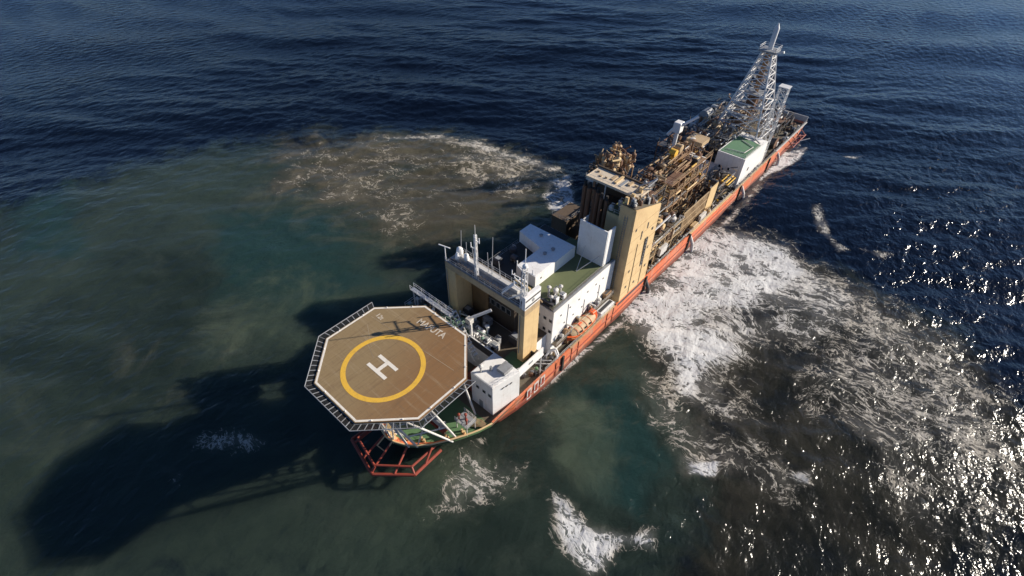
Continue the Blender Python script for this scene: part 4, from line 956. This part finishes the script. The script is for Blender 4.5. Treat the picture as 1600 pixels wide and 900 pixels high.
# red launching frame over the side at the stern
lf = MB()
for y in (158, 162, 166, 170):
    lf.tube((11.9, y, 5.4), (14.2, y, 3.6), .16).tube((11.9, y, 2), (14.2, y, 3.6), .14)
lf.tube((14.2, 157.5, 3.6), (14.2, 170.5, 3.6), .17).tube((13, 158, 4.4), (14.2, 162, 3.6), .1).tube((13, 166, 4.4), (14.2, 170, 3.6), .1)
lfo = lf.build('side_launching_frame', RED, ship)
MB().beam((14.2, 164, 3.6), (16.6, 166.6, 4.4), .25).build('frame_arm', OFFWHITE, lfo)
sb = MB().box(-11.6, 11.6, 176.85, 177.05, 4.62, 7.2).build('stern_bulwark', OFFWHITE, ship)
sr = MB().lathe((6.5, 172.5, 6.2), [(1.5, -1.4), (1.5, -1.25), (.7, -1.2), (.7, 1.2), (1.5, 1.25), (1.5, 1.4)], 18, 'x').build('mooring_winch', DGREY, ship, smooth=True)
MB().box(4.6, 8.4, 171.5, 173.5, 4.6, 5.2).build('winch_bed', RUST, sr)
for i in range(30):
    machine(rnd.choice((rnd.uniform(8.2, 11.2), rnd.uniform(-11, 8))), rnd.uniform(146, 175), 4.6, 1.1, 1, rnd.uniform(.6, 1.8), rnd.choice((RUST, DGREY, GREY, OFFWHITE, WHITE, DGREY)), ship, rnd.randrange(4))
for i in range(12):
    machine(rnd.uniform(11.0, 11.5), 117+i*1.6, 4.6, .8, .9, rnd.uniform(.7, 1.5), rnd.choice((DGREY, GREY, OFFWHITE, RUST)), ship, rnd.randrange(4))

# ---------------------------------------------------------------- things that stand on the decks
def boat(x, y, z, L_, w, label, group):
    b = thing('lifeboat', label, 'lifeboat', (x, y, z), group)
    m = MB(); sec = []
    n = 12
    for i in range(n+1):
        t_ = -1+2*i/n; f = (1-abs(t_)**3.2)**.6 if abs(t_) < 1 else .0
        f = max(f, .04); yy = y+t_*L_/2
        ring = [(x-w/2*f, yy, z+1.35+.35*t_*t_), (x-w/2*f*.85, yy, z+.6), (x-w*.16*f, yy, z+.05+.5*t_**4), (x+w*.16*f, yy, z+.05+.5*t_**4), (x+w/2*f*.85, yy, z+.6), (x+w/2*f, yy, z+1.35+.35*t_*t_)]
        sec.append([m.bm.verts.new(p) for p in ring])
    for A_, B2 in zip(sec, sec[1:]):
        for k in range(6): m.bm.faces.new((A_[k], A_[(k+1)%6], B2[(k+1)%6], B2[k]))
    m.build('boat_hull', ORANGE2, b, smooth=True)
    m = MB(); sec = []
    for i in range(n+1):
        t_ = -.82+1.5*i/n; f = max(.05, (1-abs(t_/.86)**4)**.5 if abs(t_) < .86 else .05); yy = y+t_*L_/2
        ring = [(x+math.cos(a)*w*.45*f, yy, z+1.42+math.sin(a)*1.15*(.35+.65*f)) for a in np.linspace(0, math.pi, 7)]
        sec.append([m.bm.verts.new(p) for p in ring])
    for A_, B2 in zip(sec, sec[1:]):
        for k in range(6): m.bm.faces.new((A_[k], A_[k+1], B2[k+1], B2[k]))
    m.bm.faces.new(sec[0]); m.bm.faces.new(sec[-1][::-1])
    can = m.build('canopy', TAN, b, smooth=True)
    for k in (-.4, -.1, .2): MB().box(x+w*.40, x+w*.46, y+k*L_/2-.3, y+k*L_/2+.3, z+1.75, z+2.1).build('window', GLASS, can)
    MB().box(x-.6, x+.6, y+.55*L_/2, y+.8*L_/2, z+1.6, z+2.9, .1).build('cockpit', ORANGE2, b)
    m = MB()
    for sg in (-1, 1): m.path([(x+sg*w*.5*(1-abs(t_)**3.2)**.6+sg*.03, y+t_*L_/2, z+1.1+.35*t_*t_-(.12 if k % 2 else 0)) for k, t_ in enumerate(np.linspace(-.9, .9, 17))], .035, n=5)
    m.build('grab_line', CREAM, b)
    MB().box(x-.35, x+.35, y-1.6, y-.5, z+2.5, z+2.68, .05).build('hatch', ORANGE2, can)
    m = MB()
    for t_ in (-.55, -.3, 0, .3): m.path([(x+math.cos(a)*w*.465, y+t_*L_/2, z+1.42+math.sin(a)*1.17) for a in np.linspace(.1, math.pi-.1, 9)], .06, n=5)
    m.build('canopy_hoops', ORANGE2, can)
    MB().tube((x, y-L_*.38, z+1.6), (x, y-L_*.38, z+3), .09).tube((x, y+L_*.33, z+2), (x, y+L_*.33, z+3.3), .09).build('lifting_hooks', GREY, b)
    MB().box(x-.04, x+.04, y-L_*.35, y+L_*.35, z-.06, z+.25).build('keel', RED, b)
    return b
boat(11.0, 38.3, 6.7, 10.4, 3.0, 'orange enclosed lifeboat slung beside the white accommodation wall', None)
for y in (34.2, 42.2):
    m = MB().beam((9.9, y, 8.4), (9.9, y, 10.6), .28).beam((9.9, y, 10.6), (11.3, y, 10.9), .26).tube((11, y, 10.8), (11, y, 8.4), .05)
    m.build('boat_davit', OFFWHITE, ship)
def crate(name, label, x0, x1, y0, y1, z0, z1, mat, cat, lids=DGREY):
    t_ = thing(name, label, cat, ((x0+x1)/2, (y0+y1)/2, z0))
    MB().box(x0, x1, y0, y1, z0+.08, z1, .05).build('body', mat, t_)
    m = MB()
    for k in range(int((y1-y0)/.3)): m.box(x1, x1+.04, y0+.15+k*.3, y0+.25+k*.3, z0+.2, z1-.1)
    m.build('side_ribs', mat, t_)
    MB().box((x0+x1)/2-.25*(x1-x0), (x0+x1)/2+.25*(x1-x0), y0+.25, y1-.25, z1, z1+.05).build('lid', lids, t_)
    MB().box(x0, x1, y0, y0+.15, z0, z0+.08).box(x0, x1, y1-.15, y1, z0, z0+.08).build('skids', DGREY, t_)
    return t_
crate('deck_container', 'open white container with a black slot on top, just aft of the orange lifeboat', 10.3, 11.75, 44.6, 49.8, 4.6, 6.9, WHITE, 'container')
crate('deck_container', 'rusty red container just behind the right corner of the helideck', 2.4, 4.7, 12.4, 15.4, 4.6, 8.6, RED, 'container', RUST)
crate('deck_container', 'grey container between the red container and the white forward house', 2.5, 4.9, 15.6, 17.2, 4.6, 6.9, GREY, 'container')
crate('storage_box', 'cream box on the deck edge below the cream wind wall', 10.5, 11.6, 88.5, 91.4, 4.6, 6.3, CREAM, 'box', TAN)
crate('storage_box', 'brown box on the gallery beside the white wall, behind the white container', 9.75, 10.7, 47.4, 49.6, 8.4, 9.8, RUST2, 'box')
def reel(label, x, y, z, r, w, mat):
    t_ = thing('cable_reel', label, 'reel', (x, y, z))
    MB().lathe((x, y, z+r), [(r, -w/2), (r, -w/2+.1), (.3*r, -w/2+.1), (.3*r, w/2-.1), (r, w/2-.1), (r, w/2)], 20, 'x').build('flanges', mat, t_, smooth=True)
    MB().lathe((x, y, z+r), [(.75*r, -w/2+.14), (.8*r, 0), (.75*r, w/2-.14)], 20, 'x').build('coiled_cable', DGREY, t_, smooth=True)
    return t_
reel('large dark cable reel near the stern on the orange side', 9.2, 150.5, 4.6, 1.9, 1.8, RUST)
rope = MB()
for k in range(40):
    a, b = k*.5, (k+1)*.5; ra, rb = .35+k*.014, .35+(k+1)*.014
    rope.tube((9.9+ra*math.cos(a), 8.6+ra*math.sin(a), 4.66), (9.9+rb*math.cos(b), 8.6+rb*math.sin(b), 4.66), .045, n=5)
ro = rope.build('rope_coil', TAN); ro['label'] = 'tan mooring rope coiled on the green foredeck by the orange bulwark'; ro['category'] = 'rope'
